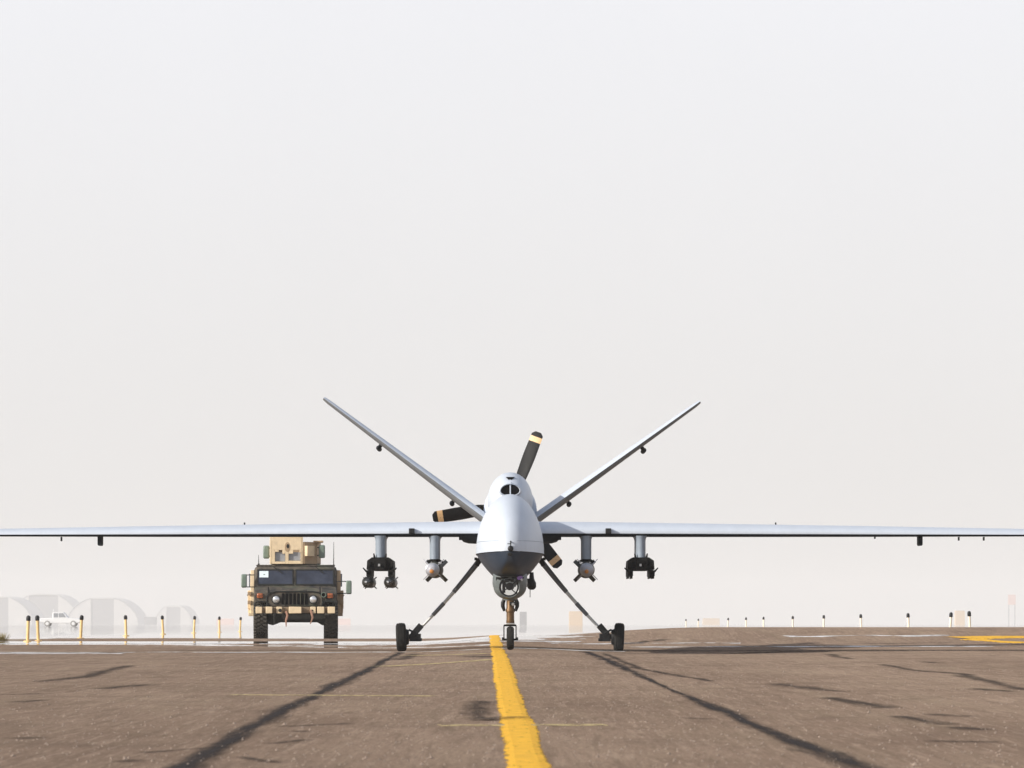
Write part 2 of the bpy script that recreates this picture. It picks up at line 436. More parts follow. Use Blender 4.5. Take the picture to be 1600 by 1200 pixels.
# paint, tar, painted-in shadows and glare on the pavement --------------------------------------------------
def paint_mat(name, col, wear, scale=(1, 1, 1), wcol=(0.16, 0.125, 0.10)):
    m = mat(name, col, 0.85, var=0.2, scale=9, spec=0.1, bump=0.3, bscale=70)
    nt = m.node_tree; N, L = nt.nodes, nt.links
    b = N['Principled BSDF']
    src = b.inputs['Base Color'].links[0].from_socket
    t = N.new('ShaderNodeNewGeometry')
    mp = N.new('ShaderNodeMapping'); mp.inputs['Scale'].default_value = scale; L.new(t.outputs['Position'], mp.inputs['Vector'])
    n = N.new('ShaderNodeTexNoise'); n.inputs['Scale'].default_value = 9; n.inputs['Detail'].default_value = 8; n.inputs['Roughness'].default_value = 0.75
    L.new(mp.outputs[0], n.inputs['Vector'])
    uv = N.new('ShaderNodeUVMap'); sx = N.new('ShaderNodeSeparateXYZ'); L.new(uv.outputs[0], sx.inputs[0])
    ab = N.new('ShaderNodeMath'); ab.operation = 'ABSOLUTE'; L.new(sx.outputs['X'], ab.inputs[0])
    ed = N.new('ShaderNodeMapRange'); ed.inputs['From Min'].default_value = 0.7; ed.inputs['From Max'].default_value = 1.0
    ed.inputs['To Max'].default_value = 0.22; L.new(ab.outputs[0], ed.inputs['Value'])
    sm = N.new('ShaderNodeMath'); sm.operation = 'ADD'; L.new(n.outputs['Fac'], sm.inputs[0]); L.new(ed.outputs[0], sm.inputs[1])
    r = ramp_node(N, [(1 - wear - 0.06, (0, 0, 0)), (1 - wear + 0.06, (1, 1, 1))]); L.new(sm.outputs[0], r.inputs[0])
    tr = N.new('ShaderNodeBsdfTransparent'); ms = N.new('ShaderNodeMixShader')
    L.new(r.outputs['Color'], ms.inputs[0]); L.new(b.outputs[0], ms.inputs[1]); L.new(tr.outputs[0], ms.inputs[2])
    L.new(ms.outputs[0], N['Material Output'].inputs['Surface'])
    return m
M['yline'] = paint_mat('yellow_road_paint', (0.88, 0.47, 0.045), 0.36, (2.2, 0.3, 1))
M['ythin'] = paint_mat('thin_worn_yellow_paint', (0.60, 0.47, 0.24), 0.47)
M['wband'] = paint_mat('white_line_and_glare', (0.85, 0.84, 0.83), 0.45, (0.22, 0.5, 1))  # worn lines, and mirage glare painted as white streaks

def soft_mat(name, col, amax):
    m = bpy.data.materials.new(name); m.use_nodes = True
    nt = m.node_tree; N, L = nt.nodes, nt.links; N.clear()
    o = N.new('ShaderNodeOutputMaterial')
    d = N.new('ShaderNodeBsdfDiffuse'); d.inputs['Color'].default_value = (*col, 1)
    tr = N.new('ShaderNodeBsdfTransparent'); ms = N.new('ShaderNodeMixShader')
    uv = N.new('ShaderNodeUVMap')
    ln = N.new('ShaderNodeVectorMath'); ln.operation = 'LENGTH'; L.new(uv.outputs[0], ln.inputs[0])
    g = N.new('ShaderNodeNewGeometry')
    mp = N.new('ShaderNodeMapping'); mp.inputs['Scale'].default_value = (1, 0.07, 1); L.new(g.outputs['Position'], mp.inputs['Vector'])
    n = N.new('ShaderNodeTexNoise'); n.inputs['Scale'].default_value = 7; n.inputs['Detail'].default_value = 8; n.inputs['Roughness'].default_value = 0.7
    L.new(mp.outputs[0], n.inputs['Vector'])
    n2 = N.new('ShaderNodeTexNoise'); n2.inputs['Scale'].default_value = 60; n2.inputs['Detail'].default_value = 3
    L.new(g.outputs['Position'], n2.inputs['Vector'])
    ad = N.new('ShaderNodeMath'); ad.operation = 'MULTIPLY_ADD'; ad.inputs[1].default_value = 2.5
    L.new(n.outputs['Fac'], ad.inputs[0]); L.new(ln.outputs['Value'], ad.inputs[2])
    ad2 = N.new('ShaderNodeMath'); ad2.operation = 'MULTIPLY_ADD'; ad2.inputs[1].default_value = 0.7
    L.new(n2.outputs['Fac'], ad2.inputs[0]); L.new(ad.outputs[0], ad2.inputs[2])
    mr = N.new('ShaderNodeMapRange'); mr.interpolation_type = 'SMOOTHSTEP'
    mr.inputs['From Min'].default_value = 1.45; mr.inputs['From Max'].default_value = 2.55
    mr.inputs['To Min'].default_value = amax; mr.inputs['To Max'].default_value = 0
    L.new(ad2.outputs[0], mr.inputs['Value'])
    L.new(mr.outputs[0], ms.inputs[0]); L.new(tr.outputs[0], ms.inputs[1]); L.new(d.outputs[0], ms.inputs[2])
    L.new(ms.outputs[0], o.inputs['Surface'])
    return m
M['tar'] = soft_mat('old_tar_seal_and_shadow', (0.062, 0.056, 0.055), 0.88)  # tar seams, and the painted wing shadow strip
M['stain'] = soft_mat('oil_stain', (0.07, 0.06, 0.055), 0.62)  # stains, and the painted wing and wheel shadow patches

def px2g(px, py):
    """flat ground point under a photo pixel"""
    y = CAM_H * 5950 / (py - 952); return ((px - 800) * y / 5950, y)

def ribbon(name, pts, width, material, lift, step=0.15, wob=0.0, wfreq=1.0, uv=False, label=None, xdir=False):
    """strip along pts [(x,y[,w])], following the ground"""
    b = MB(); us = []
    P = []
    for i in range(len(pts) - 1):
        a, c = pts[i], pts[i + 1]
        n = max(1, int(math.hypot(c[0] - a[0], c[1] - a[1]) / step))
        for k in range(n + (i == len(pts) - 2)):
            t = k / n
            wa = a[2] if len(a) > 2 else width; wc = c[2] if len(c) > 2 else width
            P.append((a[0] + (c[0] - a[0]) * t, a[1] + (c[1] - a[1]) * t, wa + (wc - wa) * t))
    n = len(P); cols = 5; vs = []; uvs = []
    for i, (x, y, w) in enumerate(P):
        q = P[min(i + 1, n - 1)]; r = P[max(i - 1, 0)]
        d = Vector((q[0] - r[0], q[1] - r[1])).normalized(); nn = Vector((d.y, -d.x))
        o1 = mnoise.noise((x * wfreq, y * wfreq, 3.1 + len(name))) * wob
        o2 = mnoise.noise((x * wfreq, y * wfreq, 9.7 + len(name))) * wob
        for k in range(cols):
            s = -1 + 2 * k / (cols - 1)
            off = s * w / 2 + (o1 if s < 0 else o2 if s > 0 else (o1 + o2) / 2) * (abs(s) if s else 1)
            xx, yy = x + nn.x * off, y + nn.y * off
            vs.append((xx, yy, gz(xx, yy) + (lift if abs(s) < .9 else .0012))); uvs.append((s, 0.0 if 0.02 < i / n < 0.98 else 0.9))
    f = [(i * cols + k, i * cols + k + 1, (i + 1) * cols + k + 1, (i + 1) * cols + k) for i in range(n - 1) for k in range(cols - 1)]
    me = bpy.data.meshes.new(name); me.from_pydata(vs, [], f); me.materials.append(material)
    ul = me.uv_layers.new(name='UVMap')
    for lp in me.loops: ul.data[lp.index].uv = uvs[lp.vertex_index]
    o = bpy.data.objects.new(name, me); COL.objects.link(o); o['kind'] = 'structure'
    if label: o['label'] = label
    return o
def yl(y): return 0.083 - 0.0071 * (y - 17)
ribbon('yellow_centre_line', [(yl(8) - .008, 8, 0.215), (yl(40) - .005, 40, 0.23), (yl(70), 70, 0.24), (yl(92), 92, 0.24)], 0.2, M['yline'], 0.007, step=0.1, wob=0.030, wfreq=0.33)
def stripe(name, pa, pb, w, m, wob=0.0): ribbon(name, [px2g(*pa), px2g(*pb)], w, m, 0.005, step=0.1, wob=wob, wfreq=0.8)
stripe('thin_yellow_line', (685, 1134), (945, 1133), 0.42, M['ythin'], 0.05)
stripe('thin_yellow_line', (365, 1086), (680, 1088), 0.34, M['ythin'], 0.06)
stripe('thin_yellow_line', (590, 1042), (775, 1036), 0.5, M['ythin'], 0.1)
stripe('thin_yellow_line', (640, 1025), (775, 1027), 0.5, M['ythin'], 0.1)
# white bands across the far pavement; several paint mirage glare in white
for (x0, x1, y, w) in ((-9.5, -0.35, 62.6, 0.45), (-0.3, 1.9, 63.6, 0.4), (-11, -6.2, 60.7, 0.6), (-11, -5.6, 79.5, 0.9), (-5.2, -0.4, 78.6, 1.0), (-0.3, 1.3, 74.5, 1.0), (0.7, 4.4, 73.2, 0.6), (4.6, 9.2, 70.6, 0.45), (2.2, 5.5, 70.2, 0.4), (5.5, 8.8, 76.5, 0.4)):
    ribbon('white_band', [(x0, y - 0.1), (x0 * .6 + x1 * .4, y + 0.25), (x1, y + 0.1)], w, M['wband'], 0.006, step=0.12, wob=0.8, wfreq=1.3)
yc = []
for t in frange(0, 1, 0.1):
    yc.append((8.9 + 6 * t, 75.6 - 1.2 * t ** 1.5 + 1.0 * math.sin(t * 3)))
ribbon('yellow_curve_line', yc, 0.9, M['yline'], 0.010, step=0.15, wob=0.5, wfreq=0.6)
ribbon('yellow_curve_line', [(9.0, 75.0), (9.9, 73.6), (14, 71.0)], 0.7, M['yline'], 0.012, step=0.15, wob=0.5, wfreq=0.6)
# dark wheel-path seams, then a painted shadow strip
ribbon('tar_seam', [(-1.43, 9, .25), (-1.48, 17, 0.26), (-1.53, 20, .24), (-1.58, 23.5, .31), (-1.60, 28, .25), (-1.62, 31, .20), (-1.64, 34, .30), (-1.68, 42, .26), (-1.75, 52, .22), (-1.82, 63, .3)], .3, M['tar'], 0.004, step=.2, wob=.07, wfreq=.3, uv=True)
ribbon('tar_seam', [(1.64, 9, .26), (1.57, 17, .30), (1.51, 21, .25), (1.47, 25, .22), (1.44, 27, .30), (1.42, 30, .13), (1.40, 34, .10), (1.35, 42, .2), (1.28, 54, .3), (1.2, 63, .3)], .3, M['tar'], 0.004, step=.2, wob=.07, wfreq=.3, uv=True)
ribbon('tar_seam', [(1.02, 64.6), (4, 65.2), (9.5, 65.6)], .9, M['tar'], 0.004, step=.3, wob=.3, wfreq=.3, uv=True)  # wing's cast shadow painted in as a dark strip
def crack(pts, w): ribbon('tar_patch', [px2g(*p) for p in pts], w, M['stain'], 0.004, step=.08, wob=w * .35, wfreq=.7, uv=True)
for pts, w in (([(1380, 1038), (1420, 1047), (1500, 1053), (1600, 1079)], .30), ([(1520, 1076), (1580, 1081)], .3), ([(1215, 1068), (1290, 1079), (1330, 1081)], .32),
               ([(1300, 1090), (1385, 1107)], .34), ([(1405, 1119), (1475, 1133)], .34), ([(1455, 1116), (1510, 1120)], .3), ([(1490, 1136), (1535, 1141)], .36), ([(1430, 1158), (1560, 1160)], .28),
               ([(60, 1066), (130, 1058), (200, 1040)], .35), ([(0, 1086), (70, 1084)], .3), ([(150, 1077), (230, 1070)], .3), ([(20, 1098), (70, 1094)], .3), ([(0, 1155), (60, 1153)], .25),
               ([(180, 1192), (215, 1188)], .2), ([(425, 1136), (550, 1131)], .16), ([(440, 1144), (490, 1143)], .3), ([(370, 1183), (430, 1192)], .16), ([(420, 1163), (480, 1156)], .14), ([(220, 1177), (340, 1168)], .1),
               ([(735, 1030), (765, 1033)], .5), ([(650, 1022), (625, 1032)], .4), ([(940, 1021), (1000, 1046), (1120, 1066)], .2), ([(1060, 1122), (1110, 1124)], .25), ([(1120, 1022), (1240, 1018), (1420, 1017)], .8), ([(1290, 1022), (1330, 1030)], .3), ([(1440, 1034), (1470, 1036)], .4), ([(960, 1010), (1040, 1008)], .7)):  # wing shadow and left wheel shadow painted in among these patches
    crack(pts, w)
ribbon('oil_stain', [px2g(752, 1095), px2g(748, 1118), px2g(755, 1127)], .28, M['stain'], 0.004, step=.1, wob=.1, wfreq=1, uv=True)
ribbon('oil_stain', [px2g(745, 1126), px2g(805, 1122)], .45, M['stain'], 0.012, step=.05, wob=.1, wfreq=2, uv=True)

# loose grit on the near pavement
pb = MB()
for i in range(3800):
    y = 15 + 34 * random.random() ** 1.5; hw = y * 0.145
    x = random.uniform(-hw, hw)
    if abs(x - yl(y)) < .14 and random.random() < .85: continue
    r = random.uniform(.003, .008) * (1.7 if random.random() < .05 else 1)
    z = gz(x, y); a = random.random() * 6.28
    vs = [(x + r * 1.2 * math.cos(a + k * 1.571), y + r * math.sin(a + k * 1.571), z - .002 + r * random.uniform(.1, .4)) for k in range(4)] + [(x, y, z + r * random.uniform(.8, 1.3))]
    pb.add(vs, [(0, 1, 4), (1, 2, 4), (2, 3, 4), (3, 0, 4)])
pb.build('grit', M['pebble'], smooth=0, kind='stuff')

# ------------------------------------------------------------------ the drone (local y: forward is negative, towards the camera)
AX, AY = -0.032, 64.0
D = thing('drone_aircraft', 'light grey drone aircraft with long straight wings and V tail on the yellow centre line', 'drone', (AX, AY, 0))
# fuselage: (y, half width, top z, chine z, bottom z)
FS = [(-4.93, .03, 1.66, 1.62, 1.58), (-4.88, .16, 1.86, 1.61, 1.45), (-4.75, .27, 2.03, 1.605, 1.36), (-4.5, .375, 2.21, 1.60, 1.28), (-4.1, .465, 2.38, 1.595, 1.23),
      (-3.6, .525, 2.50, 1.592, 1.21), (-3.0, .545, 2.555, 1.592, 1.205), (-2.2, .545, 2.56, 1.592, 1.205), (-1.2, .535, 2.54, 1.595, 1.22), (0, .52, 2.50, 1.60, 1.27),
      (1.5, .48, 2.46, 1.66, 1.36), (3.0, .44, 2.46, 1.75, 1.5), (4.4, .38, 2.5, 1.9, 1.7), (5.0, .3, 2.55, 2.05, 1.95)]
ub, lb = MB(), MB()
LOWP = [(1, 0), (.935, .16), (.83, .38), (.70, .61), (.58, .79), (.47, .93), (.36, .985), (.2, 1), (0, 1)]
upr, lor = [], []
for (y, hw, zt, zc, zb) in FS:
    upr.append([(hw * math.cos(math.pi * k / 28), y, zc + (zt - zc) * math.sin(math.pi * k / 28)) for k in range(29)])
    q = [(hw * .985 * a, y, zc - .006 - (zc - zb) * b) for a, b in LOWP]
    lor.append(q + [(-p[0], p[1], p[2]) for p in reversed(q[:-1])])
ub.loft(upr, closed=True, caps=True); ub.build('fuselage', M['skin'], D, smooth=50)
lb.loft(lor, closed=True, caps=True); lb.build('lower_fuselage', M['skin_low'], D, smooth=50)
# thin seam where the two halves meet
sb = MB()
for s in (-1, 1):
    sb.tube([(s * (hw * .999), y, zc - .003) for (y, hw, zt, zc, zb) in FS[1:-3]], .006, n=6)
sb.build('seam_strip', M['rack'], D)
# panel joint across the nose shell
pj = MB()
for yy, hw, zt, zc in ((-3.3, .5365, 2.5285, 1.592),):
    pj.loft([[(1.004 * hw * math.cos(math.pi * k / 28), yy + d, zc + 1.004 * (zt - zc) * math.sin(math.pi * k / 28)) for k in range(29)] for d in (-.006, .006)], closed=False)
pj.build('panel_joint', M['pylon'], D)
pj = MB(); ZJ = 1.775
xs_ = [(hw * math.sqrt(max(0, 1 - ((ZJ - zc) / (zt - zc)) ** 2)), y) for (y, hw, zt, zc, zb) in FS[1:9]]
pj.tube([(-x, y - .001, ZJ) for x, y in reversed(xs_)] + [(x, y - .001, ZJ) for x, y in xs_], .004, n=6); pj.build('panel_joint', M['pylon'], D)
# nose probe and little cameras (px 798, 853-872)
nb = MB()
nb.lathe([(-4.99, .02), (-4.97, .045), (-4.7, .045)], (.01, 0, 1.652), n=16)
nb.lathe([(-4.985, .012), (-4.98, .03), (-4.75, .035)], (.0, 0, 1.565), n=14, sx=1.3)
nb.build('nose_camera', M['black'], D)
nb = MB(); nb.tube([(.012, -5.0, 1.762), (.012, -4.8, 1.75)], .012, n=8); nb.box((.012, -4.96, 1.73), (.016, .03, .07)); nb.box((-.015, -4.97, 1.725), (.05, .02, .012))
nb.build('pitot_probe', M['rack'], D)

# engine cowling with intake
def ell(y, hw, zr, zc, n=32, p=1.0):
    return [(hw * math.cos(2 * math.pi * k / n), y, zc + zr * math.sin(2 * math.pi * k / n)) for k in range(n)]
cb = MB()
cb.loft([ell(1.75, .05, .06, 2.55), ell(1.8, .16, .18, 2.56), ell(1.95, .255, .29, 2.58), ell(2.2, .33, .40, 2.60), ell(2.6, .375, .475, 2.62), ell(3.1, .395, .50, 2.625), ell(3.7, .405, .505, 2.625), ell(4.6, .36, .45, 2.62), ell(5.0, .27, .33, 2.62)])
cow = cb.build('engine_cowling', M['skin'], D, smooth=60)
cb = MB()
cb.loft([ell(3.4, .30, .35, 2.42), ell(3.5, .44, .50, 2.45), ell(3.8, .475, .53, 2.46), ell(4.5, .44, .5, 2.5), ell(4.9, .32, .38, 2.56)])
cb.build('rear_cowling', M['skin'], D, smooth=60)
ib = MB()
def arch(y, hw, h, zb):
    """flat-bottomed oval lip"""
    pts = []
    for k in range(28):
        a = 2 * math.pi * k / 28; s = math.sin(a)
        pts.append((hw * math.cos(a), y, zb + h * (.42 + (.58 * s if s > 0 else .42 * s))))
    return pts
ZI = 2.665
ib.loft([arch(2.3, .21, .27, ZI - .03), arch(1.75, .195, .245, ZI - .02), arch(1.62, .183, .225, ZI - .012), arch(1.60, .172, .205, ZI), arch(1.63, .162, .188, ZI + .008), arch(1.72, .155, .18, ZI + .012)], caps=False)
ib.build('intake_lip', M['skin'], cow, smooth=60)
ib = MB(); ib.loft([arch(1.64, .160, .186, ZI + .009), arch(1.74, .15, .17, ZI + .015), arch(1.752, .01, .01, ZI + .08)])
ib.build('intake_throat', M['hole'], cow)
ib = MB(); ib.box((0.003, 1.66, ZI + .1), (.022, .07, .2)); ib.box((0.003, 1.70, ZI + .215), (.03, .06, .05)); ib.build('intake_divider', M['skin'], cow, bevel=.004)
ib = MB()
TZ = 2.975
yT = lambda z: 1.93
tp = [(-.075, TZ + .035), (.075, TZ + .035), (.055, TZ + .012), (0, TZ - .045), (-.055, TZ + .012)]
ib.loft([[(x, 2.17 - (TZ + .035 - z) * 0.9 , z) for x, z in tp], [(x, 2.5, z) for x, z in tp]])
ib.build('cooling_scoop', M['hole'], cow)
ib = MB(); ib.box((0.003, 2.0, TZ - .085), (.02, .2, .05)); ib.build('scoop_rib', M['skin'], cow)

# wings
def wing(side):
    b = MB(); rings = []
    for (x, yl_, c, zt, zb) in ((.40, -.70, 1.50, 2.182, 1.915), (1.2, -.66, 1.44, 2.176, 1.917), (3.0, -.58, 1.30, 2.152, 1.918), (6.0, -.45, 1.08, 2.108, 1.922), (8.5, -.34, .88, 2.064, 1.930), (9.8, -.28, .76, 2.040, 1.935), (10.02, -.2, .6, 2.02, 1.95), (10.07, -.08, .4, 2.0, 1.965)):
        zle = zb + .21 * (zt - zb); ring = []
        NT = 14
        for k in range(NT + 1):                      # trailing edge to leading edge along the top
            t = 1 - k / NT; t = t ** 1.5
            u = (max(0, 1 - (1 - t / .38) ** 2)) ** .5 if t < .38 else 1 - .93 * ((t - .38) / .62) ** 1.7
            ring.append((side * x, yl_ + c * t, zle + (zt - zle) * u))
        for k in range(1, NT):
            t = (k / NT) ** 1.7
            u = (max(0, 1 - (1 - t / .10) ** 2)) ** .5 if t < .10 else 1 - .9 * ((t - .10) / .9) ** 2
            ring.append((side * x, yl_ + c * t, zle - (zle - zb) * u))
        rings.append(ring)
    n = len(rings[0])
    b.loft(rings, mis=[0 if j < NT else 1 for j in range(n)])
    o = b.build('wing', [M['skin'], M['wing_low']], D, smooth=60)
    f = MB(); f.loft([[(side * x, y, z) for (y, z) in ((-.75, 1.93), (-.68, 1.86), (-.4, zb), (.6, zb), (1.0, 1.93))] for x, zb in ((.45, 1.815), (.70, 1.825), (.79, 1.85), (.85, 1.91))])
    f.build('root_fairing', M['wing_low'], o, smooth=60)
    f = MB(); f.box((side * 1.635, -.66, 2.012), (.095, .10, .088)); f.build('wing_camera', M['black'], o, bevel=.006)
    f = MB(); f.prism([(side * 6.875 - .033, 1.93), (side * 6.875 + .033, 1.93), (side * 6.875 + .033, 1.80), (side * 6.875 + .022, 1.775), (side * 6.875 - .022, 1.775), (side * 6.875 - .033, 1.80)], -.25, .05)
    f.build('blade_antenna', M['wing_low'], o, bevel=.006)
    for xx, h in (((7.54, .07),) if side < 0 else ((7.54, .06), (7.96, .06), (6.13, .03))):
        f = MB(); f.box((side * xx, 0, 1.925 - h / 2), (.018, .12, h)); f.build('static_wick', M['rack'], o)
    f = MB(); f.box((side * 4.47, .1, 2.145), (.02, .08, .05)); f.build('top_antenna', M['rack'], o)
    f = MB()
    for xx in (2.9, 5.6, 8.4):
        f.box((side * xx, .1, 2.16 - (xx - 2.9) * .018 ), (.012, .9, .006))
    return o
wing(-1); wing(1)

# V tail
def fin(side, tipx, tipz):
    b = MB(); r0 = Vector((.36, 0, 2.25)); r1 = Vector((tipx, 0, tipz)); d = (r1 - r0); ln = d.length; d.normalize()
    nrm = Vector((-d.z, 0, d.x))                     # points up and inward
    rings = []
    for (t, yl_, c, th) in ((0, 3.2, 1.35, .19), (.25, 3.42, 1.2, .17), (.5, 3.65, 1.05, .138), (.75, 3.88, .9, .108), (.97, 4.08, .78, .082), (1.0, 4.15, .65, .06)):
        o = r0 + d * (ln * t); ring = []
        NT = 10
        prof = []
        for k in range(NT + 1):
            s = (1 - k / NT) ** 1.4
            prof.append((s, (1 - (1 - s / .3) ** 2) ** .5 if s < .3 else 1 - ((s - .3) / .7) ** 1.5 * .95))
        pts = [(s, h) for s, h in prof] + [(s, -h) for s, h in reversed(prof[1:-1])]
        for s, h in pts:
            p = o + nrm * (h * th / 2)
            ring.append((side * p.x, yl_ + c * s, p.z))
        rings.append(ring)
    n = len(rings[0])
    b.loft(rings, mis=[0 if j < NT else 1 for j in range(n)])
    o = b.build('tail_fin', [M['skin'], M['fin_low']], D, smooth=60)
    for t in (.645, .205):
        p = r0 + d * (ln * t) - nrm * (.125)
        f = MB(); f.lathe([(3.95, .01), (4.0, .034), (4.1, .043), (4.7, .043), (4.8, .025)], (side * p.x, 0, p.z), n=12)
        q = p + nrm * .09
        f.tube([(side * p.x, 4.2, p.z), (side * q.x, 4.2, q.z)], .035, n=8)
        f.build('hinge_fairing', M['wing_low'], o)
fin(-1, 3.34, 4.49); fin(1, 3.40, 4.43)

# propeller at rest
PZ, PYL, PR = 2.60, 5.32, 1.43
sp = MB(); sp.lathe([(4.95, .27), (5.1, .26), (5.35, .22), (5.6, .13), (5.75, .02)], (0, 0, PZ), n=28); spin = sp.build('propeller', M['skin'], D)
for ang in (69, 189, 309):
    a = R(ang); ax = Vector((math.cos(a), 0, math.sin(a))); tg = Vector((-math.sin(a), 0, math.cos(a)))
    def brings(r0, r1, n):
        rings = []
        for i in range(n + 1):
            r = r0 + (r1 - r0) * i / n; u = r / PR
            w = .10 + .18 * sstep((u - .08) / .35) - .05 * sstep((u - .6) / .4)
            if u > .965: w *= max(.35, 1 - ((u - .965) / .035) ** 2 * .5)
            tw = R(58 - 38 * u); th = .06 * (1 - u) + .018
            cd = tg * math.cos(tw) + Vector((0, 1, 0)) * math.sin(tw)
            td = Vector((0, 1, 0)) * math.cos(tw) - tg * math.sin(tw)
            ctr = ax * r + Vector((0, PYL, PZ))
            rings.append([ctr + cd * (w / 2 * math.cos(2 * math.pi * k / 12)) + td * (th / 2 * math.sin(2 * math.pi * k / 12)) for k in range(12)])
        return rings
    b = MB(); b.loft(brings(.16, PR, 24)); bl = b.build('blade', M['blade'], spin, smooth=60)
    b = MB(); rg = brings(PR * .865, PR * .935, 4)
    rg = [[c + (p - c) * 1.02 for p in r] for r in rg for c in [sum((Vector(p) for p in r), Vector()) / 12]]
    b.loft(rg, caps=False); b.build('tip_stripe', M['peach'], bl)

# pylons and racks
def pylon(x, paint=None):
    b = MB(); rings = []
    for z, hw, f in ((1.545, .076, 0), (1.56, .080, 0), (1.86, .080, 0), (1.90, .088, -.01), (1.935, .112, -.02)):
        ring = []
        for k in range(9):
            a = math.pi * k / 8
            ring.append((x + hw * math.cos(a), -.50 + f - .11 * math.sin(a), z))
        ring += [(x - hw, .35, z), (x - hw * .2, .72, z), (x + hw * .2, .72, z), (x + hw, .35, z)]
        rings.append(ring)
    b.loft(rings)
    return b.build('pylon', M['pylon'], D, smooth=50)
pys = [pylon(x) for x in (-2.165, -1.26, 1.275, 2.18)]
for i, x in ((1, -1.26), (2, 1.275)):
    b = MB(); b.box((x, .05, 1.535), (.13, 1.1, .06)); b.box((x, -.52, 1.53), (.07, .06, .09)); 
    for s in (-1, 1):
        for yy in (-.3, .35):
            b.box((x + s * .085, yy, 1.525), (.10, .05, .035), rotm(0, s * 28, 0))
    b.build('bomb_rack', M['rack'], pys[i], bevel=.005)
def mrack(x, py, lab):
    b = MB(); s = 94.5
    b.prism([(x - .135, 1.575), (x + .135, 1.575), (x + .215, 1.52), (x + .225, 1.37), (x + .10, 1.355), (x - .10, 1.355), (x - .225, 1.37), (x - .215, 1.52)], -.62, .55)
    b.box((x, -.66, 1.50), (.20, .10, .09)); b.box((x - .06, -.68, 1.44), (.06, .06, .07)); b.box((x + .07, -.67, 1.43), (.07, .06, .05)); b.box((x, -.66, 1.385), (.15, .08, .045))
    for sg in (-1, 1):
        b.tube([(x + sg * .09, -.58, 1.56), (x + sg * .105, -.6, 1.64)], [.022, .012], n=6)
        b.box((x + sg * .185, -.64, 1.46), (.06, .06, .09))
    o = b.build('missile_rack', M['rack'], py, bevel=.006, label=lab)
    for sg in (-1, 1):
        r = MB(); cx = x + sg * .18
        r.box((cx, -.15, 1.31), (.085, 1.25, .10)); r.box((cx - .028, -.15, 1.25), (.014, 1.2, .06)); r.box((cx + .028, -.15, 1.25), (.014, 1.2, .06))
        r.tube([(cx + sg * .035, -.72, 1.33), (cx + sg * .10, -.72, 1.40)], [.018, .010], n=6)
        r.box((cx, -.76, 1.31), (.07, .03, .05))
        r.build('launch_rail', M['rack'], o, bevel=.004)
    r = MB(); r.box((x - .012, -.725, 1.445), (.034, .02, .04)); r.build('rack_lug', M['steel'], o)
mrack(-2.165, pys[0], 'rack carrying two missiles'); mrack(2.18, pys[3], 'empty rack with bare rails')

# main landing gear
def main_gear(side):
    lg = MB()
    P0 = Vector((side * .44, .05, 1.625)); P1 = Vector((side * 1.60, .05, .30))
    def at(t): return P0.lerp(P1, t)
    def leg(b, t0, t1, w0, w1, n=6):
        d = (P1 - P0).normalized(); u = Vector((-d.z, 0, d.x)); rings = []
        for i in range(n + 1):
            t = t0 + (t1 - t0) * i / n; c = at(t) - Vector((0, 0, .045 * math.sin(math.pi * t))); w = w0 + (w1 - w0) * i / n
            rings.append([c + u * (w / 2 * math.cos(2 * math.pi * k / 12)) + Vector((0, w * .8 * math.sin(2 * math.pi * k / 12), 0)) for k in range(12)])
        b.loft(rings)
    leg(lg, 0, .44, .10, .075)
    o = lg.build('main_gear_leg', M['leggrey'], D)
    l2 = MB(); leg(l2, .441, .94, .062, .046); l2.build('lower_leg', M['legwhite'], o)
    l4 = MB()
    leg(l4, .58, .74, .072, .066); l4.build('leg_sleeve', M['leggrey'], o)
    l3 = MB(); l3.box((side * .535, .02, 1.50), (.07, .2, .13), rotm(0, side * -20, 0)); l3.box((side * .575, -.05, 1.555), (.05, .12, .05)); l3.build('leg_bracket', M['rack'], o, bevel=.006)
    l3 = MB(); c = at(.97)
    l3.box((c.x + side * .0, .0, c.z + .02), (.105, .16, .22), rotm(0, side * -41, 0))
    l3.box((c.x + side * .03, .02, .235), (.19, .18, .13)); l3.box((c.x + side * -.06, -.04, .2), (.05, .08, .05)); l3.tube([(c.x + side * .02, -.07, .31), (c.x + side * .14, -.07, .37)], .018, n=8)
    l3.tube([(c.x - side * .03, 0, .25), (side * 1.83, 0, .245)], .04, n=12)
    l3.lathe([(side * -.13, .12), (side * -.09, .135), (side * -.075, .135)], (side * 1.83, 0, .242), axis='x', n=20)
    l3.build('brake_assembly', M['black'], o, bevel=.008)
    w = MB(); hw = .083
    prof = [(-hw * .8, .12), (-hw, .16), (-hw, .195), (-hw * .86, .225), (-hw * .62, .237), (-.045, .2385), (-.042, .233), (-.036, .233), (-.033, .2395), (-.004, .242), (-.003, .236), (.003, .236), (.004, .242), (.033, .2395), (.036, .233), (.042, .233), (.045, .2385), (hw * .62, .237), (hw * .86, .225), (hw, .195), (hw, .16), (hw * .8, .12)]
    w.lathe(prof, (0, 0, 0), axis='x', n=40)
    t = w.build('tyre', M['rubber'], o, smooth=40); t.location = (side * 1.83, 0, .24); t.rotation_euler = (0, R(side * 2.5), 0)
    h = MB(); h.lathe([(side * .03, .05), (side * .07, .12), (side * .055, .12), (side * -.05, .12)], (0, 0, 0), axis='x', n=24); hb = h.build('wheel_hub', M['steel'], o); hb.location = (side * 1.83, 0, .24)
main_gear(-1); main_gear(1)

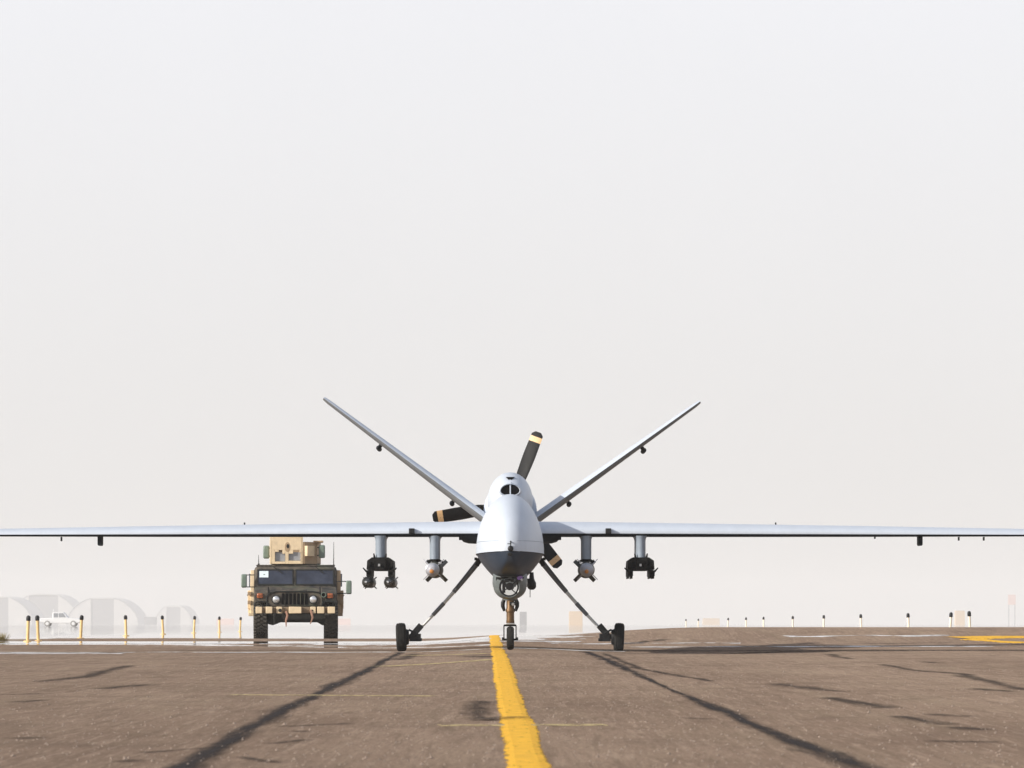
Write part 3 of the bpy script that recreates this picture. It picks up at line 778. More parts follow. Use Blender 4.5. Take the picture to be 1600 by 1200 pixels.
# nose gear
NY = -3.0
GZ0 = 0.06
n = MB(); n.lathe([(.47, .056), (.50, .068), (.55, .062), (.66, .062), (.67, .074), (.71, .074), (.73, .062), (.88, .064)], (0.005, NY, 0), axis='z', n=20)
ng = n.build('nose_gear', M['bronze'], D)
n = MB()
n.box((0, NY - .01, .452 ), (.20, .09, .03))
for s in (-1, 1):
    n.prism([(s * .088, .455), (s * .106, .455), (s * .106, .21), (s * .088, .21)], NY - .03, NY + .03)
    n.lathe([(-.022, .026), (.022, .026)], (s * .108, NY, .235), axis='x', n=12)
n.tube([(-.12, NY, .225), (.12, NY, .225)], .018, n=8)
n.build('wheel_fork', M['rack'], ng, bevel=.005)
n = MB()
n.box((0, NY - .02, .92), (.17, .14, .10)); n.box((.08, NY - .06, .90), (.05, .05, .05))
for s in (-1, 1):
    n.tube([(s * .085, NY - .02, .89), (s * .115, NY - .02, .81), (s * .115, NY - .02, .76), (s * .09, NY - .02, .68)], [.028, .034, .032, .02], n=10)
n.lathe([(-.05, .03), (.05, .03)], (.045, NY - .09, .80), axis='x', n=10)
n.build('steering_link', M['black'], ng, bevel=.006)
n = MB(); n.lathe([(-.02, .02), (.0, .03), (.02, .02)], (.05, NY - .11, .79), axis='y', n=12); n.build('link_pin', M['steel'], ng)
n = MB(); n.box((0.005, NY - .015, .478), (.14, .11, .026)); n.build('fork_crown', M['steel'], ng, bevel=.006)
w = MB(); hw = .06
w.lathe([(-hw * .8, .08), (-hw, .12), (-hw, .15), (-hw * .75, .178), (-hw * .3, .187), (0, .188), (hw * .3, .187), (hw * .75, .178), (hw, .15), (hw, .12), (hw * .8, .08)], (0, 0, 0), axis='x', n=36)
t = w.build('tyre', M['rubber'], ng); t.location = (0.005, NY, .188 + GZ0)

# sensor turret under the chin
TY, TZc, TR = -3.85, 1.068, .262
b = MB(); b.lathe([(-TR * math.cos(math.pi * k / 16), TR * math.sin(math.pi * k / 16) + .001) for k in range(17)], (0, TY, TZc), axis='x', n=32, sz=.80)
tur = b.build('sensor_turret', M['turret'], D, smooth=60)
b = MB(); b.lathe([(1.06, .268), (1.12, .278), (1.26, .27), (1.3, .25)], (0, TY, 0), axis='z', n=28); b.build('turret_collar', M['turret'], tur)
b = MB(); b.box((-.0, TY - .12, 1.205), (.44, .3, .022)); b.build('turret_gap', M['black'], tur)
AF = TY - TR * .93; ac = (-.012, 0, TZc - .01)
b = MB(); b.lathe([(AF + .19, .168), (AF - .012, .168), (AF - .02, .163), (AF - .012, .152), (AF + .03, .150)], ac, n=32, caps=False); b.build('aperture_ring', M['turret'], tur)
b = MB(); b.lathe([(AF - .013, .1515), (AF - .0135, .127), (AF + .02, .125)], ac, n=32, caps=False); b.build('aperture_wall', M['black'], tur)
b = MB(); b.lathe([(AF - .012, .128), (AF + .0, .105), (AF + .012, .065), (AF + .016, .02)], (ac[0], 0.004, ac[2]), n=32, caps=True); b.build('optic_mirror', M['mirror'], tur, smooth=60)
b = MB(); b.lathe([(AF - .05, .055), (AF - .03, .062), (AF + .012, .05)], (ac[0] + .005, 0, ac[2] + .012), n=20)
for a in (40, 140, 215, 318):
    c, s = math.cos(R(a)), math.sin(R(a))
    b.box((ac[0] + c * .095, AF - .028, ac[2] + s * .095), (.13, .02, .017), rotm(0, -a, 0))
b.box((ac[0] - .085, AF - .02, ac[2] + .01), (.05, .02, .2)); b.box((ac[0], AF - .022, ac[2] + .105), (.15, .02, .05))
b.build('optic_spider', M['black'], tur)
b = MB(); b.lathe([(AF - .035, .038), (AF + .1, .05)], (.155, 0, TZc + .135), n=6, sx=1.3); b.build('filter_window', M['purple'], tur)
b = MB(); b.box((.185, AF + .0, TZc + .105), (.035, .12, .03), rotm(0, 40, 0)); b.build('turret_fitting', M['steel'], tur)
b = MB(); b.box((-.205, AF + .09, TZc + .11), (.03, .05, .03)); b.build('turret_fitting', M['rack'], tur)
b = MB(); b.lathe([(.90, .05), (.875, .105), (.855, .10), (.85, .02)], (0.0, TY + .02, 0), axis='z', n=20); b.build('turret_foot', M['turret'], tur)
b = MB(); b.lathe([(-.08, .03), (-.06, .058), (-.03, .072), (.03, .072), (.06, .055), (.10, .04), (.2, .03)], (.345, TY + .5, 1.10), axis='z', n=20)
b.box((.30, TY + .5, 1.15), (.13, .14, .10)); b.tube([(.32, TY + .5, 1.03), (.32, TY + .5, .90)], .006, n=6)
b.build('antenna_dome', M['black'], D)

# missiles and bombs hang from the racks: things of their own
def missile(x, lab):
    r = thing('missile', lab, 'missile', (AX + x, AY, 1.155), 'missiles on the wing rack')
    b = MB(); b.lathe([(-1.42, .05), (-1.38, .076), (-1.30, .088), (-.2, .089), (.2, .089), (.21, .07)], (0, 0, 0), n=24); b.build('missile_body', M['missile'], r)
    b = MB(); b.lathe([(-1.482, .004), (-1.476, .022), (-1.46, .038), (-1.42, .05)], (0, 0, 0), n=20); b.build('seeker_dome', M['glassdome'], r, smooth=60)
    b = MB(); b.box((-.022, -1.475, .004), (.032, .012, .028)); b.build('seeker_lens', M['lamp'], r, bevel=.004)
    b = MB(); b.lathe([(-1.30, .0885), (-1.30, .0935), (-1.25, .0935), (-1.25, .0885)], (0, 0, 0), n=24, caps=False); b.build('body_band', M['rack'], r)
    b = MB(); b.box((0, -.5, .092), (.05, .9, .028)); b.build('rail_shoe', M['rack'], r)
    for a in (45, 135, 225, 315):
        for rr, y0, y1 in ((.118, -1.02, -.90), (.138, -.12, .18)):
            f = MB(); c, s = math.cos(R(a)), math.sin(R(a)); t = .008
            pr = [(.08, y0), (rr, y0 + (y1 - y0) * .55), (rr, y1), (.08, y1)]
            f.loft([[(c * q - s * e_, y, s * q + c * e_) for q, y in pr] for e_ in (-t, t)]); f.build('fin', M['missile'], r)
missile(-2.345, 'dark missile with round glass nose, outer one of the pair on the left wing rack')
missile(-1.985, 'dark missile with round glass nose, inner one of the pair on the left wing rack')

def bomb(x, lab):
    r = thing('guided_bomb', lab, 'bomb', (AX + x, AY, 1.368), 'bombs under the inner pylons')
    b = MB(); b.lathe([(-1.0, .085), (-.85, .115), (-.6, .135), (.2, .137), (.8, .12), (1.4, .09)], (0, 0, 0), n=28); b.build('bomb_body', M['bombbody'], r)
    b = MB(); b.lathe([(-1.66, .03), (-1.65, .055), (-1.61, .08), (-1.55, .098), (-1.45, .107), (-1.3, .105), (-1.0, .095)], (-.015, 0, -.01), n=28); b.build('guidance_section', M['bombnose'], r, smooth=60)
    b = MB(); b.lathe([(-1.70, .004), (-1.695, .022), (-1.68, .034), (-1.65, .036)], (-.022, 0, -.038), n=20); b.build('seeker_head', M['orange'], r)
    b = MB(); b.lathe([(-1.40, .109), (-1.395, .116), (-1.37, .116), (-1.365, .108)], (-.015, 0, -.01), n=24, caps=False); b.build('seeker_collar', M['steel'], r)
    for yy in (-.22, .28):
        b = MB(); b.box((0, yy, .145), (.05, .06, .05)); b.build('suspension_lug', M['rack'], r)
    for a in (45, 135, 225, 315):
        c, s = math.cos(R(a)), math.sin(R(a))
        for name, r0, r1, y0, y1, t, mm in (('canard', .09, .24, -1.33, -1.12, .006, M['bombnose']), ('tail_fin', .09, .245, .9, 1.4, .032, M['bombbody'])):
            f = MB(); pr = [(r0, y0), (r1, y0 + (y1 - y0) * .6), (r1, y1), (r0, y1)]
            f.loft([[(c * q - s * e_, y, s * q + c * e_) for q, y in pr] for e_ in (-t, t)]); f.build(name, mm, r, bevel=.004)
bomb(-1.26, 'pale nosed bomb with cross fins under the left inner pylon, brightly lit')
bomb(1.275, 'shaded grey nosed bomb with cross fins under the right inner pylon')

# ------------------------------------------------------------------ armoured truck
TX, TYY = -5.46, 96.1
T = thing('military_truck', 'dark camouflage military truck with tan doors, tan bumper and roof turret', 'truck', (TX, TYY, gz(TX, TYY)), rz=R(3.2))
F = -2.05                                            # front of the body shell, local y
b = MB()                                             # cab and rear body
b.prism_x([(-.85, .70), (-.85, 1.33), (-.62, 1.80), (2.3, 1.80), (2.45, 1.1), (2.45, .70)], -1.03, 1.03)
body = b.build('truck_body', M['camo'], T, bevel=.075)
b = MB()                                             # front clip: fenders, hood
b.prism_x([(F, .80), (F, 1.10), (F + .10, 1.16), (-.86, 1.30), (-.86, .70), (F + .35, .70)], -.66, .62)
b.build('hood', M['camo'], T, bevel=.03)
for s in (-1, 1):
    x0, x1 = (-1.02, -.665) if s < 0 else (.625, 1.02)
    b = MB()
    b.prism_x([(F - .05, .88), (F - .05, 1.13), (F + .08, 1.19), (-.86, 1.29), (-.86, .80), (-.95, .95), (F + .9, 1.0), (F + .3, .98), (F + .1, .90)], x0, x1)
    fd = b.build('fender', M['camo'], T, bevel=.025)
    b = MB(); ring = []
    xm, hwf = (x0 + x1) / 2, .175
    pts = [(xm - hwf, F - .07, .82), (xm - hwf * .9, F - .08, .88), (xm - hwf * .6, F - .08, .915), (xm + hwf * .6, F - .08, .915), (xm + hwf * .9, F - .08, .88), (xm + hwf, F - .07, .82)]
    b.tube(pts, .016, n=8); b.build('fender_lip', M['truckblack'], fd)
    cx = -.877 if s < 0 else .85
    b = MB(); b.box((cx, F - .06, 1.06), (.15, .06, .125)); o = b.build('turn_signal', M['amber'], T, bevel=.025)
    b = MB(); b.box((cx, F - .10, 1.083), (.11, .03, .05)); b.build('signal_lens', M['amber'], o, bevel=.01)
# grille
b = MB()
b.prism([(-.71, .80), (-.71, 1.05), (-.62, 1.135), (-.45, 1.165), (.42, 1.165), (.58, 1.135), (.66, 1.05), (.66, .80)], F - .055, F + .02)
gr = b.build('grille', M['camo'], T, bevel=.02)
for i in range(7):
    b = MB(); b.box((-.31 + i * .096, F - .062, .985), (.060, .03, .27)); b.build('grille_slot', M['hole'], gr, bevel=.01)
for i in range(6):
    b = MB(); b.box((-.262 + i * .096, F - .075, .985), (.014, .03, .28)); b.build('grille_bar', M['camo'], gr)
b = MB(); b.tube([(-.71, F - .06, .80), (-.71, F - .065, 1.05), (-.62, F - .065, 1.135), (-.45, F - .065, 1.165), (.42, F - .065, 1.165), (.58, F - .065, 1.135), (.66, F - .065, 1.05), (.66, F - .06, .80)], .018, n=8); b.build('grille_surround', M['truckblack'], gr)
b = MB(); b.box((-.03, F + .06, 1.20), (.62, .22, .045), rotm(12, 0, 0)); b.build('hood_scoop', M['camo'], T, bevel=.015)
for x in (-.48, .435):
    b = MB(); b.lathe([(F - .055, .115), (F - .09, .115), (F - .095, .10), (F - .07, .094)], (x, 0, .97), n=24); hl = b.build('headlight', M['truckblack'], T)
    b = MB(); b.lathe([(F - .115, .01), (F - .108, .05), (F - .085, .092), (F - .06, .094)], (x, 0, .97), n=24); b.build('headlight_glass', M['lamp'], hl, smooth=60)
b = MB(); b.lathe([(F - .04, .065), (F - .115, .065), (F - .115, .05), (F - .08, .045)], (.69, 0, 1.085), n=18); bl = b.build('blackout_lamp', M['mirgreen'], T)
b = MB(); b.lathe([(F - .10, .05), (F - .09, .05)], (.69, 0, 1.085), n=18); b.build('blackout_lens', M['hole'], bl)
# windshield
def slope(z): return -.85 + (z - 1.33) * (.23 / .47)
def quad(b, x0, x1, z0, z1, off, th=.02):
    b.loft([[(x0, slope(z0) - off + d, z0), (x1, slope(z0) - off + d, z0), (x1, slope(z1) - off + d, z1), (x0, slope(z1) - off + d, z1)] for d in (0, th)])
for x0, x1 in ((-.93, -.085), (.02, .93)):
    b = MB(); quad(b, x0, x1, 1.365, 1.70, .012); ws = b.build('windshield', M['win'], T, label=None)
    b = MB()
    for q in ((x0 - .03, x0, 1.335, 1.73), (x1, x1 + .03, 1.335, 1.73), (x0, x1, 1.335, 1.365), (x0, x1, 1.70, 1.73)): quad(b, *q, .022, .03)
    b.build('windshield_frame', M['truckblack'], ws)
b = MB(); quad(b, -.905, -.68, 1.525, 1.685, .02, .006); cd = b.build('window_card', M['paper'], T)
b = MB(); b.lathe([(slope(1.6) - .027, .022), (slope(1.6) - .02, .022)], (-.785, 0, 1.59), n=12); b.build('card_mark', M['mirgreen'], cd)
for x0, x1 in ((-.55, -.33), (.50, .70)):
    b = MB(); b.tube([(x0, slope(1.79) - .06, 1.79), (x1, slope(1.64) - .05, 1.63)], .011, n=6); b.build('wiper', M['truckblack'], T)
b = MB(); b.box((0, .85, 1.825), (1.98, 2.7, .04)); b.box((-.55, -.35, 1.80), (.35, .3, .04), rotm(10, 0, 0)); b.box((.55, -.35, 1.80), (.35, .3, .04), rotm(10, 0, 0))
b.build('roof_panel', M['camo'], T, bevel=.02)
# doors
for s in (-1, 1):
    for y0, y1 in ((-.72, .42), (.46, 1.55)):
        b = MB(); x0, x1 = s * 1.03, s * 1.13
        prof = [(y0, .62), (y0, 1.30), (y0 + .14 if y0 < 0 else y0, 1.70), (y1, 1.72), (y1, .62)]
        b.loft([[(x0, p[0], p[1]) for p in prof], [(x1, p[0], p[1]) for p in prof]])
        dr = b.build('armoured_door', M['tan'] if s < 0 else M['tan_shade'], T, bevel=.015)
        b = MB(); b.loft([[(xx, p[0], p[1]) for p in ((y0 + .08, .74), (y0 + .08, 1.20), (y1 - .08, 1.20), (y1 - .08, .74))] for xx in (s * 1.13, s * 1.20)]); b.build('door_armour', M['tan'] if s < 0 else M['tan_shade'], dr, bevel=.012)
        b = MB(); b.loft([[(xx, p[0], p[1]) for p in ((y0 + .26, 1.30), (y0 + .34, 1.62), (y1 - .12, 1.62), (y1 - .12, 1.30))] for xx in (s * 1.12, s * 1.165)]); b.build('door_window', M['win'], dr)
        b = MB(); b.box((s * 1.21, y1 - .18, 1.08), (.03, .16, .04)); b.build('door_handle', M['truckblack'], dr)
        b = MB()
        for zz in (.9, 1.12): b.box((s * 1.15, y0 - .01, zz), (.10, .06, .09))
        b.build('door_hinge', M['tan_shade'], dr, bevel=.01)
    b = MB(); b.prism_x([(1.6, .66), (1.6, 1.7), (2.4, 1.7), (2.45, .9), (2.45, .66)], s * 1.03, s * 1.12); b.build('rear_side_armour', M['tan'] if s < 0 else M['tan_shade'], T, bevel=.015)
    b = MB(); b.box((s * 1.10, .4, .60), (.16, 2.3, .09)); b.box((s * 1.14, -.3, .78), (.10, .5, .3)); b.build('rocker_armour', M['tan'] if s < 0 else M['tan_shade'], T, bevel=.012)
# wing mirrors
for x, z, sx in ((-1.285, 1.435, -1), (1.33, 1.275, 1)):
    b = MB(); b.box((x, -.92, z), (.14, .08, .34)); mo = b.build('mirror', M['mirgreen'], T, bevel=.03)
    b = MB(); b.box((x + .0, -.966, z), (.10, .012, .29)); b.build('mirror_back', M['mirgreen'], mo, bevel=.01)
    b = MB(); b.tube([(sx * 1.03, -.80, z + .15), (x, -.90, z + .15)], .012, n=6); b.tube([(sx * 1.03, -.80, z - .15), (x, -.90, z - .15)], .012, n=6); b.build('mirror_arm', M['truckblack'], mo)
# front bumper with angled blocks
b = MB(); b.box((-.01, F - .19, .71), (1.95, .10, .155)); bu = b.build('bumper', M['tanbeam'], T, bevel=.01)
for x, w, d in ((-.90, .155, .15), (-.65, .16, .15), (-.40, .14, .08), (-.01, .31, .14), (.43, .13, .12), (.62, .17, .15), (.88, .18, .15)):
    b = MB(); b.box((x, F - .24 - d / 2, .708), (w, d, .165)); b.build('bumper_block', M['tan'], bu, bevel=.01)
b = MB(); b.box((-.0, F - .362, .69), (.19, .012, .028)); b.build('tow_slot', M['hole'], bu)
for x in (-.40, .40):
    b = MB(); b.lathe([(F - .36, .02), (F - .35, .045), (F - .30, .045)], (x + .02, 0, .70), n=12); b.build('tow_eye', M['under'], bu)
for pts in ([(-.24, F - .30, .68), (-.20, F - .34, .58), (-.235, F - .34, .45), (-.23, F - .33, .30)], [(.37, F - .38, .72), (.40, F - .40, .60), (.42, F - .39, .52), (.36, F - .37, .36)]):
    b = MB(); b.tube(pts, [.022, .028, .024, .010], n=8, flat=.5); b.build('tow_strap', M['strap'], bu)
# running gear
b = MB()
b.prism([(-.76, .66), (-.76, .38), (-.56, .33), (-.22, .46), (.12, .43), (.20, .40), (.42, .40), (.44, .46), (.66, .33), (.80, .35), (.80, .66)], F + .15, F + .75)
b.box((0, .4, .62), (1.3, 4.0, .25)); b.box((-.52, F + .1, .50), (.05, .05, .30)); b.tube([(-.7, F + .45, .45), (.75, F + .45, .45)], .05, n=8)
b.prism([(-.76, .6), (-.76, .36), (-.3, .42), (.3, .42), (.80, .36), (.80, .6)], 1.35, 1.75)
b.build('chassis', M['under'], T, bevel=.01)
w = MB(); hw = .165; RR = .47
w.lathe([(-hw * .8, .24), (-hw, .30), (-hw, .38), (-hw * .92, .43), (-hw * .75, .445), (hw * .75, .445), (hw * .92, .43), (hw, .38), (hw, .30), (hw * .8, .24)], (0, 0, 0), axis='x', n=44)
NB = 30
for i in range(NB):
    for row, (cx, wd) in enumerate(((-.115, .085), (-.035, .06), (.04, .06), (.118, .085))):
        a = 2 * math.pi * (i + .5 * (row % 2) + .1 * row) / NB
        rm = Matrix.Rotation(a, 3, 'X') @ Matrix.Rotation(R(20 if row < 2 else -20), 3, 'Z')
        c = Matrix.Rotation(a, 3, 'X') @ Vector((cx, 0, .452))
        w.box(c, (wd, .05, .055), rm)
ty = w.build('tyre', M['truckrubber'], None, smooth=30)
h = MB(); h.lathe([(-.12, .25), (-.05, .24), (-.03, .14), (-.09, .12), (-.1, .02)], (0, 0, 0), axis='x', n=24); hub = h.build('rim', M['truckblack'], None)
first = True
for x, y in ((-.877, F + .5), (.885, F + .5), (-.877, 1.55), (.885, 1.55)):
    tt = ty if first else ty.copy(); hh = hub if first else hub.copy()
    if not first: COL.objects.link(tt); COL.objects.link(hh)
    first = False
    tt.parent = T; tt.location = (x, y, RR); hh.parent = tt
    tt.rotation_euler = (random.random(), 0, math.pi if x > 0 else 0)
# roof turret
b = MB(); b.lathe([(1.83, .62), (1.885, .62), (1.885, .50)], (.0, .25, 0), axis='z', n=32); tu = b.build('roof_turret', M['camo'], T)
TF = -.52
# front shield with a gun slot and two windows: built of plates round the openings
def plate(x0, x1, z0, z1, y=TF, th=.05, name='shield_plate', mm=None, rz=None, bev=.006):
    b = MB(); b.box(((x0 + x1) / 2, y, (z0 + z1) / 2), (x1 - x0, th, z1 - z0)); return b.build(name, mm or M['tan'], tu, bevel=bev)
plate(-.59, .18, 2.215, 2.64)
plate(-.59, -.515, 1.865, 2.213); plate(-.255, -.175, 1.865, 2.213); plate(.13, .18, 1.865, 2.213)
plate(-.513, -.257, 1.865, 1.925); plate(-.173, .128, 1.865, 1.945)
plate(-.513, -.42, 2.165, 2.213); plate(-.33, -.257, 2.12, 2.213); plate(-.173, -.06, 2.12, 2.213); plate(.10, .128, 2.15, 2.213)
plate(-.513, -.257, 1.927, 2.16, y=TF + .05, th=.03, name='shield_window', mm=M['win2'])
plate(-.173, .128, 1.947, 2.16, y=TF + .05, th=.03, name='shield_window', mm=M['win2'])
b = MB(); b.lathe([(TF - .031, .066), (TF - .02, .07)], (-.205, 0, 2.29), n=20, sz=1.8); b.build('gun_port', M['tan_shade'], tu)
b = MB(); b.lathe([(TF - .035, .035), (TF - .025, .035)], (-.195, 0, 2.31), n=16, sz=1.6); b.build('gun_port_hole', M['under'], tu)
for x in (-.62, .16):
    b = MB(); b.box((x, TF + .1, 2.25), (.05, .25, .74)); b.build('shield_edge', M['tan'], tu, bevel=.006)
# raked right side, its shade put into the darker tan
def sideplate(p, q, z0, z1, mm, name, th=.04, zt2=None):
    b = MB(); P, Q = Vector((*p, 0)), Vector((*q, 0)); nn = (Q - P).normalized(); n2 = Vector((nn.y, -nn.x, 0)) * th
    z2 = zt2 or z1
    b.loft([[P + Vector((0, 0, z0)), Q + Vector((0, 0, z0)), Q + Vector((0, 0, z2)), P + Vector((0, 0, z1))], [P + n2 + Vector((0, 0, z0)), Q + n2 + Vector((0, 0, z0)), Q + n2 + Vector((0, 0, z2)), P + n2 + Vector((0, 0, z1))]])
    return b.build(name, mm, tu, bevel=.006)
sideplate((.185, TF), (.50, -.10), 1.87, 2.42, M['tan_shade'], 'side_shield')
sideplate((.50, -.10), (.60, .75), 1.87, 2.42, M['tan_shade'], 'side_shield')
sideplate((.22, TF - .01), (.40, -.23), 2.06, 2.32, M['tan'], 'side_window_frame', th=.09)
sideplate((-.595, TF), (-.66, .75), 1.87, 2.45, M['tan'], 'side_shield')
sideplate((-.66, .75), (.60, .75), 1.87, 2.42, M['tan_shade'], 'rear_shield')
b = MB(); b.box((.57, -.02, 2.43), (.25, .5, .05)); b.build('top_lip', M['tan_shade'], tu, bevel=.01)
for x, z, mm in ((-.735, 2.165, M['mirgreen']), (.66, 2.18, M['mirgreen'])):
    b = MB(); b.box((x, -.30, z), (.16, .09, .33)); tm = b.build('turret_mirror', mm, tu, bevel=.035)
    b = MB(); b.tube([(x * .82, -.28, z + .1), (x, -.28, z + .1)], .014, n=6); b.tube([(x * .82, -.28, z - .1), (x, -.28, z - .1)], .014, n=6); b.build('mirror_bracket', M['truckblack'], tu)
for x, zt in ((-.93, 2.10), (.975, 2.46)):
    b = MB(); b.tube([(x, 0 if x < 0 else 1.9, 1.82), (x * 1.005, 0 if x < 0 else 1.9, zt)], [.012, .005], n=6); b.lathe([(1.80, .03), (1.88, .025)], (x, 0 if x < 0 else 1.9, 0), axis='z', n=10); b.build('whip_antenna', M['truckblack'], T)

# ------------------------------------------------------------------ edge markers
def marker(post):
    r = thing('edge_marker', '', 'marker', (0, 0, 0), 'edge markers along the taxiway')
    b = MB(); b.lathe([(0, .05), (.02, .05), (.02, .036), (.49, .036), (.49, .03)], (0, 0, 0), axis='z', n=14); b.build('post', M[post], r)
    b = MB(); b.lathe([(.485, .046), (.50, .05), (.56, .05), (.595, .04), (.61, .015)], (0, 0, 0), axis='z', n=14); b.build('cap', M['black'], r)
    b = MB(); b.lathe([(.0, .09), (.025, .085), (.03, .05)], (0, 0, 0), axis='z', n=14); b.build('base_flange', M[post], r)
    return r
ORD = ['nearest', 'second', 'third', 'fourth', 'fifth', 'sixth', 'seventh', 'eighth', 'ninth', 'tenth', 'eleventh']
used = {}
def place(x, y, label, post, wide, h=1.0):
    if post in used: o = copy_tree(used[post])
    else: o = used[post] = marker(post)
    o.location = (x, y, gz(x, y) - .01); o.scale = (wide, wide, h); o.rotation_euler = (R(random.uniform(-3, 3)), R(random.uniform(-4, 4)), random.random() * 6)
    o['label'] = label
for i, px in enumerate((43, 60, 126, 197, 255, 303, 343, 375)):
    x = -10.8; y = x * 5950 / (px - 800)
    place(x, y, 'yellow edge marker post with black cap, %s in the row left of the truck' % ORD[i], 'yellowpost', 1.0, h=0.97)
for i, px in enumerate((1516, 1484, 1420, 1346, 1287, 1239, 1193, 1166, 1137, 1091, 1072)):
    x = 12.0; y = x * 5950 / (px - 800)
    place(x, y, 'pale edge marker post with black cap, %s in the row on the right side' % ORD[i], 'palepost', 1.0, h=1.08)

# ------------------------------------------------------------------ far things
def at(px, y): return (px - 800) * y / 5950
# pickup, side on, nose to the right
py_ = 476; pxx = at(95, py_)
P = thing('pickup_truck', 'white pickup truck parked far off in the haze on the left', 'pickup', (pxx, py_, gz(pxx, py_)))
b = MB()
prof = [(-2.55, .55), (-2.55, 1.02), (-.98, 1.04), (-.92, 1.75), (.45, 1.75), (.95, 1.12), (2.2, 1.02), (2.5, .9), (2.55, .5), (2.0, .42), (-1.2, .42)]
b.prism(prof, -.85, .85); b.build('body', M['white'], P, bevel=.05)
for x0, x1, x2, x3 in ((-.80, -.80, -.25, -.25), (-.15, -.15, .38, .72)):
    for yy in (-.87, .85):
        b = MB(); b.loft([[(x0, yy + d, 1.15), (x1, yy + d, 1.66), (x2, yy + d, 1.66), (x3, yy + d, 1.15)] for d in (0, .02)]); b.build('window', M['win2'], P)
wm = None
for x in (-1.6, 1.65):
    for yy in (-.78, .78):
        if wm is None:
            b = MB(); b.lathe([(-.12, .2), (-.12, .33), (-.09, .37), (.09, .37), (.12, .33), (.12, .2)], (0, 0, 0), n=24); wm = b.build('tyre', M['hazewheel'], P)
            c = MB(); c.lathe([(-.135, .05), (-.125, .2), (.125, .2), (.135, .05)], (0, 0, 0), n=20); wr = c.build('rim', M['white'], wm); o = wm
        else:
            o = copy_tree(wm); o.parent = P
        o.location = (x, yy, .37)
b = MB(); b.tube([(-.95, .3, 1.0), (-.95, .3, 2.15)], .04, n=8); b.box((-.95, .3, 2.1), (.1, .5, .1)); b.box((-1.0, 0, 1.9), (.08, 1.5, .06)); b.build('roll_bar', M['white'], P)
b = MB(); b.box((2.5, 0, .58), (.12, 1.7, .16)); b.box((-2.58, 0, .6), (.1, 1.7, .14)); b.build('bumper', M['steel'], P, bevel=.03)

def hangar(px, y, wpx, hpx, dpx, dh, lab, depth=120, rz=0):
    s = 5950 / y; x = at(px, y); w = wpx / s / 2; h = hpx / s
    z = gz(x, y)
    r = thing('hangar', lab, 'hangar', (x, y, z), 'hazy shelters on the horizon', rz=rz)
    half = [(1, 0), (.985, .2), (.90, .43), (.77, .64), (.61, .81), (.45, .92), (.30, .975), (.15, 1.0)]
    arc = [(w * a, h * b_) for a, b_ in half] + [(-w * a, h * b_) for a, b_ in reversed(half)]
    b = MB(); b.loft([[(p[0], yy, p[1]) for p in arc] for yy in (1.4, depth)], closed=True); b.build('roof', M['hangar'], r)
    dw = dpx / s / 2; dhh = h * dh
    b = MB()
    left = [p for p in arc if p[0] < -dw - .01]; right = [p for p in arc if p[0] > dw + .01]
    q_ = dw / w; zl = h * (.92 + (.45 - q_) * .37 if q_ < .45 else .92 - (q_ - .45) * .69)
    b.prism([(-dw, 0)] + [(-dw, zl)] + left, -.5, 1.2); b.prism([(dw, 0)] + right + [(dw, zl)], -.5, 1.2)
    mid = [p for p in arc if abs(p[0]) < dw]
    b.prism([(dw, dhh), (dw, zl)] + mid + [(-dw, zl), (-dw, dhh)], -.5, 1.2)
    b.build('front_wall', M['hangar'], r, smooth=0)
    b = MB(); b.box((0, 1.0, dhh / 2), (dw * 2 - .2, .4, dhh)); b.build('door', M['hangdark'], r)
    for sx in (-1, 1):                       # canopy ribs
        b = MB(); b.tube([(p[0], -.7, p[1]) for p in arc if p[0] * sx > dw * .9], w * .012, n=6); b.build('canopy_rib', M['hangdark'], r)
    return r
hangar(-8, 4300, 118, 44, 42, .95, 'arched shelter cut off by the left edge of the picture')
hangar(68, 4700, 112, 48, 46, .96, 'tall arched shelter with a dark opening behind the white pickup')
hangar(160, 4500, 112, 42, 36, .95, 'arched shelter with a dark opening right of the pickup')
hangar(271, 4900, 58, 30, 22, .9, 'small rounded shelter, last in the row beside the truck')
def blockthing(name, lab, cat, px0, px1, ytop, y, m, base=None, depth=1.0, top=0.0):
    s = 5950 / y; x = at((px0 + px1) / 2, y); z = gz(x, y); w = (px1 - px0) / s
    h = CAM_H + (952 - ytop) / s - z
    r = thing(name, lab, cat, (x, y, z))
    b = MB(); b.prism([(-w / 2, 0), (-w / 2, h * .93), (-w / 2 * .9, h), (w / 2 * .9, h), (w / 2, h * .93), (w / 2, 0)], -depth / 2, depth / 2); b.build('block_body', m, r, bevel=.03)
    b = MB(); b.box((0, 0, .06), (w * 1.12, depth * 1.12, .12)); b.build('block_foot', m, r, bevel=.02)
    return r
blockthing('storage_box', 'low grey box between the far shelters and the last marker', 'box', 226, 244, 964, 3800, M['hangdark'], depth=12)
blockthing('concrete_block', 'upright tan block far down the taxiway right of the nose wheel', 'block', 889, 910, 955, 1300, M['block'], depth=4)
blockthing('concrete_block', 'low faint tan block far off behind the right row of markers', 'block', 1098, 1124, 966, 2600, M['block'], depth=6)
blockthing('concrete_block', 'pale tan block standing between the two nearest right markers', 'block', 1492, 1507, 954, 2000, M['block'], depth=4)
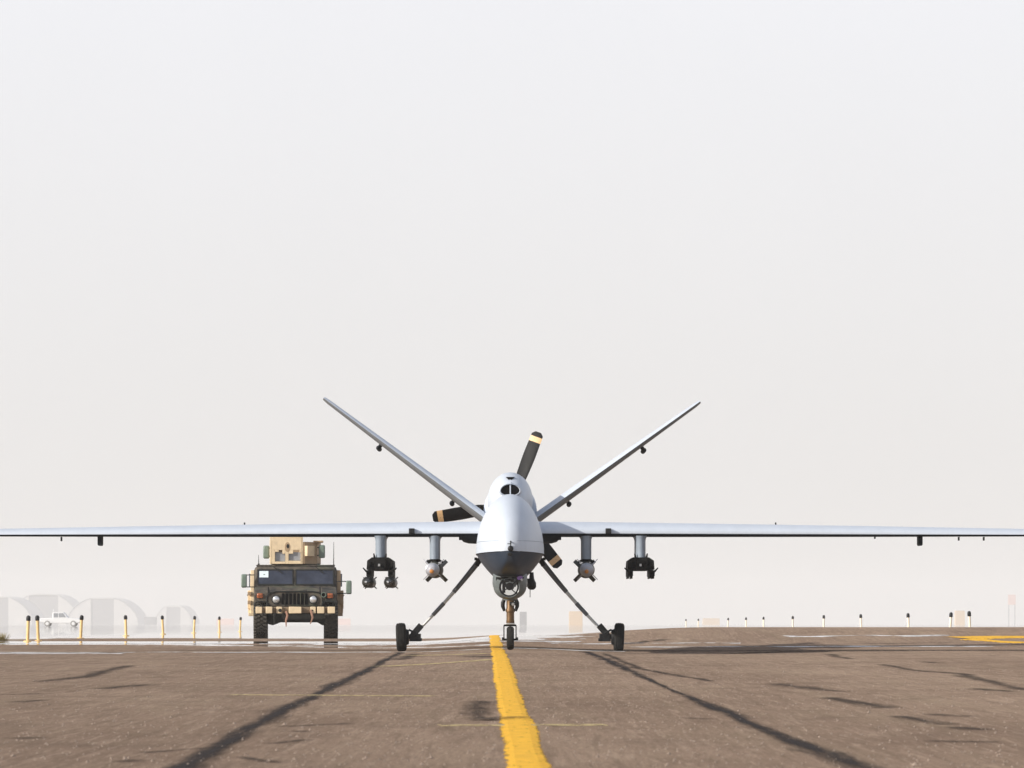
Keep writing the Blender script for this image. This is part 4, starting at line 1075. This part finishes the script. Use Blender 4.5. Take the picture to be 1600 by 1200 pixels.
blockthing('storage_box', 'faint grey box far off beside the nose wheel', 'box', 812, 823, 956, 2200, M['hangdark'], depth=4)
def sign(px, ytop, y, w, h, lab, m):
    s = 5950 / y; x = at(px, y); z = gz(x, y); zt = CAM_H + (952 - ytop) / s
    r = thing('sign', lab, 'sign', (x, y, z))
    b = MB(); b.box((0, 0, zt - z - h / 2), (w, .5, h)); b.build('sign_board', m, r, bevel=.02)
    b = MB(); b.box((-w * .4, 0, (zt - z) / 2), (.4, .4, zt - z)); b.box((w * .4, 0, (zt - z) / 2), (.4, .4, zt - z)); b.build('sign_post', M['hangdark'], r)
sign(1581, 929, 2600, 5.2, 7, 'faint reddish sign on posts near the right edge', M['redwhite'])
def barrier(px, y, lab, w=2.2):
    x = at(px, y); z = gz(x, y)
    r = thing('barrier', lab, 'barrier', (x, y, z), 'faint red barriers behind the truck')
    b = MB(); b.prism_x([(-1.1, 0), (-1.1, .5), (-.4, 1.6), (-.3, 3.8), (.3, 3.8), (.4, 1.6), (1.1, .5), (1.1, 0)], -w / 2, w / 2); b.build('barrier_body', M['redwhite'], r)
    b = MB(); b.box((0, 0, 3.9), (w * .9, .4, .2)); b.build('barrier_cap', M['white'], r)
barrier(352, 2400, 'faint red barrier left of the truck, far off behind the markers', 11)
barrier(538, 2400, 'faint red barrier just right of the truck wheels', 8)
# dry tuft at the left edge
tx, ty_ = -11.9, 88.4
tf = thing('dry_bush', 'yellow dry grass tuft at the left edge beside the pavement', 'bush', (tx, ty_, gz(tx, ty_) - .015))
b = MB()
for i in range(260):
    a = random.random() * 6.28; r0 = random.random() * .22; ln = random.uniform(.10, .26); ti = random.uniform(.1, .8)
    p = Vector((r0 * math.cos(a), r0 * math.sin(a), 0)); q = p + Vector((math.cos(a) * ln * math.sin(ti), math.sin(a) * ln * math.sin(ti), ln * math.cos(ti)))
    w_ = Vector((-math.sin(a), math.cos(a), 0)) * .006
    b.add([p - w_, p + w_, q], [(0, 1, 2)])
b.build('leaves', M['grass'], tf, smooth=0, kind='stuff')
bpy.context.view_layer.update()
